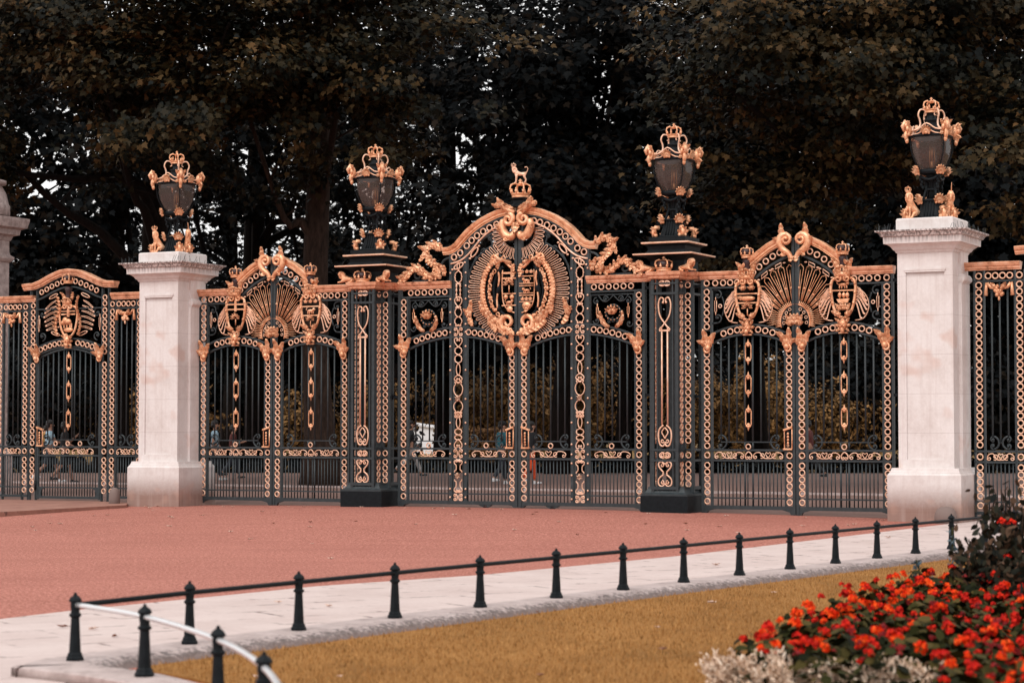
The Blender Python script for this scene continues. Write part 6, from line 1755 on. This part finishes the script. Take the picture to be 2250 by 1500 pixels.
# ------------------------------------------------------------------ people in the park behind the gates
def person(label, x, y, face, top, legs, shoes='black', hair='hair', h=1.74, stride=.32, sk='skin', sleeves='short', lean=0.0, arms=((.25, .6), (-.25, .3)), cap=False, long_hair=False, beard=False, pack=None, shorts=False, group='people walking behind the gates', glasses=False):
    """walks towards local +x; face is the heading in degrees. arms: (upper arm swing, elbow bend) left, right"""
    k = h / 1.74
    root = thing('person', label, 'person', (x, y, .118), R(face), group)
    V = []; E = []
    def j(p, r, par=None):
        V.append((p[0] * k, p[1] * k, p[2] * k, r * k)); i = len(V) - 1
        if par is not None: E.append((par, i))
        return i
    L = lambda z: lean * (z - .9)
    pel = j((0, 0, .94), .125); sp = j((L(1.15), 0, 1.14), .115, pel); ch = j((L(1.34), 0, 1.33), .14, sp); nk = j((L(1.47) + .01, 0, 1.48), .052, ch)
    h0 = j((L(1.56) + .03, 0, 1.55), .072, nk); h1 = j((L(1.64) + .02, 0, 1.64), .088, h0); j((L(1.7) + .01, 0, 1.70), .065, h1)
    leg = {}; arm = {}
    for q, sw in ((1, stride), (-1, -stride)):
        a = sw * .9; kn = (.44 * math.sin(a) + .03, q * .10, .92 - .43 * math.cos(a))
        b = a - (.1 if sw > 0 else .45); an = (kn[0] + .42 * math.sin(b), q * .10, kn[2] - .42 * math.cos(b))
        if sw > 0: an = (an[0], an[1], max(an[2], .085))
        P = [(0, q * .09, .90), kn, an]; leg[q] = P
    lowest = min(P[2][2] for P in leg.values()) - .085
    for q in (1, -1):
        P = [(p[0], p[1], p[2] - (lowest if i else lowest * .5)) for i, p in enumerate(leg[q])]; leg[q] = P
        i0 = j(P[0], .088, pel); i1 = j(P[1], .06, i0); i2 = j(P[2], .04, i1); i3 = j((P[2][0] + .05, P[2][1], P[2][2] - .045), .038, i2); j((P[2][0] + .17, P[2][1], P[2][2] - .055), .032, i3)
    for q, (a, b) in ((1, arms[0]), (-1, arms[1])):
        s0 = (L(1.4), q * .175, 1.395); el = (s0[0] + .29 * math.sin(a), q * .215, s0[2] - .29 * math.cos(a)); wr = (el[0] + .25 * math.sin(a + b), q * .20, el[2] - .25 * math.cos(a + b))
        dx, dz = math.sin(a + b + .15), -math.cos(a + b + .15)
        arm[q] = [s0, el, wr]
        i0 = j(s0, .062, ch); i1 = j(el, .043, i0); i2 = j(wr, .030, i1); pm = j((wr[0] + dx * .06, q * .20, wr[2] + dz * .06), .034, i2)
        for f_, (off, ln) in enumerate(((-.03, .075), (-.01, .085), (.01, .08), (.028, .062))):
            p1 = j((wr[0] + dx * (.09 + ln * .4) - dz * off * .2, q * .20 + off, wr[2] + dz * (.09 + ln * .4)), .0095, pm); j((wr[0] + dx * (.09 + ln) + .012, q * .20 + off, wr[2] + dz * (.09 + ln)), .0085, p1)
        j((wr[0] + dx * .085 + .035, q * .20 - q * .03, wr[2] + dz * .085), .010, pm)
    body = skin('body', V, E, M[sk], root, 1)
    # head details: nose, ears, eyes, mouth lie on the body mesh
    hx = (L(1.62) + .02) * k
    m = MB()
    if long_hair: m.ell((hx - .045 * k, 0, 1.56 * k), .085 * k, .10 * k, .17 * k)
    m.ell((hx - .02 * k, 0, 1.685 * k), .108 * k, .097 * k, .085 * k, 12, 8); m.ell((hx - .06 * k, 0, 1.62 * k), .075 * k, .092 * k, .09 * k, 10, 8)
    if beard: m.ell((hx + .055 * k, 0, 1.535 * k), .05 * k, .065 * k, .055 * k)
    m.build('hair', M[hair], root)
    m = MB(); m.ell((hx + .095 * k, 0, 1.605 * k), .022 * k, .014 * k, .026 * k)
    for q in (-1, 1): m.ell((hx, q * .088 * k, 1.605 * k), .022 * k, .012 * k, .032 * k)
    m.ell((hx + .08 * k, 0, 1.555 * k), .012 * k, .026 * k, .008 * k); m.build('face', M[sk], root)
    m = MB()
    for q in (-1, 1): m.ell((hx + .082 * k, q * .034 * k, 1.632 * k), .012 * k, (.03 if glasses else .014) * k, (.02 if glasses else .01) * k)
    m.build('sunglasses' if glasses else 'eyes', M['cloth_black'], root)
    if cap:
        m = MB(); m.ell((hx - .01 * k, 0, 1.70 * k), .118 * k, .108 * k, .08 * k, 12, 8); m.box((hx + .06 * k), (hx + .19 * k), -.07 * k, .07 * k, 1.685 * k, 1.697 * k); m.build('cap', M['cloth_black'], root)
    def cloth(name, J, Ed, key): return skin(name, [(a * k, b * k, c * k, r * k) for a, b, c, r in J], Ed, M[key], root, 1)
    J = [(0, 0, .90, .150), (L(1.15), 0, 1.14, .14), (L(1.34), 0, 1.33, .162), (L(1.44), 0, 1.44, .10)]; Ed = [(0, 1), (1, 2), (2, 3)]
    for q in (1, -1):
        s0, el, wr = arm[q]; n = len(J); J.append((*s0, .084)); Ed.append((2, n))
        if sleeves == 'short': J.append((s0[0] * .35 + el[0] * .65, s0[1] * .35 + el[1] * .65, s0[2] * .35 + el[2] * .65, .066)); Ed.append((n, n + 1))
        else: J += [(*el, .060), (*[el[i] * .08 + wr[i] * .92 for i in range(3)], .045)]; Ed += [(n, n + 1), (n + 1, n + 2)]
    cloth('shirt' if sleeves == 'short' else 'jacket', J, Ed, top)
    J = [(0, 0, .96, .143), (0, 0, .88, .145)]; Ed = [(0, 1)]
    for q in (1, -1):
        n = len(J); P = leg[q]; J += [(*P[0], .108), (*P[1], .082 if not shorts else .095)]; Ed += [(1, n), (n, n + 1)]
        if not shorts: J.append((P[2][0] * .95 + P[1][0] * .05, P[2][1], P[2][2] * .93 + P[1][2] * .07, .062)); Ed.append((n + 1, n + 2))
    cloth('shorts' if shorts else 'trousers', J, Ed, legs)
    for q in (1, -1):
        P = leg[q][2]; m = MB(); s = k
        m.loft([(.052, -.085), (.056, -.075), (.054, -.05), (.045, -.02), (.04, .01)], (P[0] * k, P[1] * k, P[2] * k), 12, 2.4)
        m.ell(((P[0] + .11) * k, P[1] * k, (P[2] - .048) * k), .095 * k, .05 * k, .038 * k, 10, 6); m.build('shoe', M['cloth_' + shoes], root)
    if pack:
        m = MB(); m.ell((-.19 * k, 0, 1.25 * k), .10 * k, .14 * k, .22 * k, 10, 8)
        for q in (-1, 1): m.tube(smooth([(-.1 * k, q * .1 * k, 1.42 * k), (.06 * k, q * .11 * k, 1.47 * k), (.16 * k, q * .115 * k, 1.3 * k), (.05 * k, q * .15 * k, 1.1 * k), (-.12 * k, q * .12 * k, 1.08 * k)], 3), .02 * k, 6)
        m.build('backpack', M[pack], root)
    return root
person('man in a light blue shirt striding behind the pedestrian gate', -13.0, 60.2, 20, 'cloth_blue', 'cloth_navy', 'white', stride=.42, arms=((-.2, .5), (.5, .9)), sk='skin_tan', shorts=True)
person('person in black raising a hand, beside the man in light blue', -12.45, 59.6, 15, 'cloth_black', 'cloth_black', 'black', h=1.70, stride=.3, arms=((.4, 1.9), (.3, .8)), sk='skin_tan', shorts=True)
person('bearded man in a pale blue T-shirt with a dark backpack', -8.72, 62.8, 8, 'cloth_blue', 'cloth_navy', 'sneaker', stride=.25, beard=True, pack='cloth_black', arms=((.2, .4), (-.15, .3)))
person('person in dark red partly hidden by the bearded man with the backpack', -8.55, 65.6, 10, 'cloth_red', 'cloth_navy', 'black', h=1.62, stride=.3, arms=((.4, 1.4), (.1, .6)))
person('person in a black jacket and wide grey trousers striding past the white tent', -3.25, 68.5, 12, 'cloth_black', 'cloth_grey', 'black', stride=.5, sleeves='long', long_hair=True, arms=((.3, .5), (-.3, .3)), h=1.76)
person('person in a teal jacket and black cap close to the central meeting stiles', -.28, 58.6, 25, 'cloth_teal', 'cloth_navy', 'white', stride=.22, sleeves='long', cap=True, arms=((-.15, .4), (.2, .5)), h=1.70)
person('person in bright orange trousers and white shoes', .52, 58.4, 15, 'cloth_black', 'cloth_orange', 'white', stride=.2, sleeves='long', long_hair=True, h=1.70)
person('person in a maroon top and sunglasses behind the right side gates', 8.65, 62.2, 160, 'cloth_red', 'cloth_black', 'black', stride=.42, glasses=True, arms=((.5, .9), (-.2, .5)), lean=.08, h=1.76, sk='skin_tan')
person('far-off person in ochre behind the pedestrian gate latch', -19.4, 89, 90, 'cloth_ochre', 'cloth_navy', 'black', h=1.62, stride=.05, group=None)
# white tent with a sloping canvas roof
tn = thing('tent', 'low white canvas tent with a sloping roof edge beyond the left central gate', 'tent', (-4.95, 131.0, .09), R(-8))
m = MB(); m.prism([(-1.3, 0), (1.5, 0), (1.5, 1.40), (-1.3, 1.80)], -.9, .9); m.build('canvas_wall', M['canvas'], tn)
m = MB(); m.prism([(-1.5, 1.82), (1.7, 1.37), (1.7, 1.48), (-1.5, 1.95)], -1.05, 1.05); m.build('roof', M['canvas'], tn)
m = MB()
for x_ in (-1.2, 1.2): m.tube([(x_, -.98, 0), (x_, -.98, 1.5)], .03, 6)
m.build('pole', M['iron'], tn)
# ------------------------------------------------------------------ camera and light
cam = bpy.data.cameras.new('camera'); co = bpy.data.objects.new('camera', cam); col.objects.link(co)
co.location = (0, 0, CZ); co.rotation_euler = (PI / 2 + math.atan(190 / 4700), 0, 0)
cam.sensor_width = 36.0; cam.lens = 36.0 * 4700 / 2250; cam.clip_end = 3000
cam.dof.use_dof = True; cam.dof.focus_distance = 40.0; cam.dof.aperture_fstop = 2.6; cam.dof.aperture_blades = 8
scene.camera = co
EL, AZ = 48.0, -150.0                                       # the veiled sun stands behind the camera, to its left
sd = Vector((math.sin(R(AZ)) * math.cos(R(EL)), math.cos(R(AZ)) * math.cos(R(EL)), math.sin(R(EL))))
sun = bpy.data.lights.new('sun', 'SUN'); sun.energy = 0.9; sun.angle = R(22); sun.color = (1.0, 0.95, 0.90)
so = bpy.data.objects.new('sun', sun); col.objects.link(so); so.location = (0, 0, 60)
so.rotation_euler = (-sd).to_track_quat('-Z', 'Y').to_euler()
w = bpy.data.worlds.new('World'); scene.world = w; w.use_nodes = True
nt = w.node_tree; bg = nt.nodes['Background']
sky = nt.nodes.new('ShaderNodeTexSky'); sky.sky_type = 'NISHITA'; sky.sun_disc = False
sky.sun_elevation = R(EL); sky.sun_rotation = R(AZ); sky.air_density = 1.0; sky.dust_density = 4.0; sky.ozone_density = 1.0
hs = nt.nodes.new('ShaderNodeHueSaturation'); hs.inputs['Saturation'].default_value = 0.22
nt.links.new(sky.outputs[0], hs.inputs['Color']); veil = nt.nodes.new('ShaderNodeMix'); veil.data_type = 'RGBA'; veil.inputs[0].default_value = 0.75      # bright cloud cover over the blue
veil.inputs[7].default_value = (8.6, 8.45, 8.35, 1)
nt.links.new(hs.outputs[0], veil.inputs[6]); nt.links.new(veil.outputs[2], bg.inputs['Color'])
bg.inputs['Strength'].default_value = 0.11
vs = scene.view_settings
vs.view_transform = 'Standard'; vs.look = 'None'; vs.exposure = 0.42; vs.gamma = 1.0; vs.use_curve_mapping = False
scene.cycles.max_bounces = 6; scene.cycles.diffuse_bounces = 3; scene.cycles.glossy_bounces = 3; scene.cycles.transmission_bounces = 4; scene.cycles.transparent_max_bounces = 12
scene.cycles.use_denoising = True
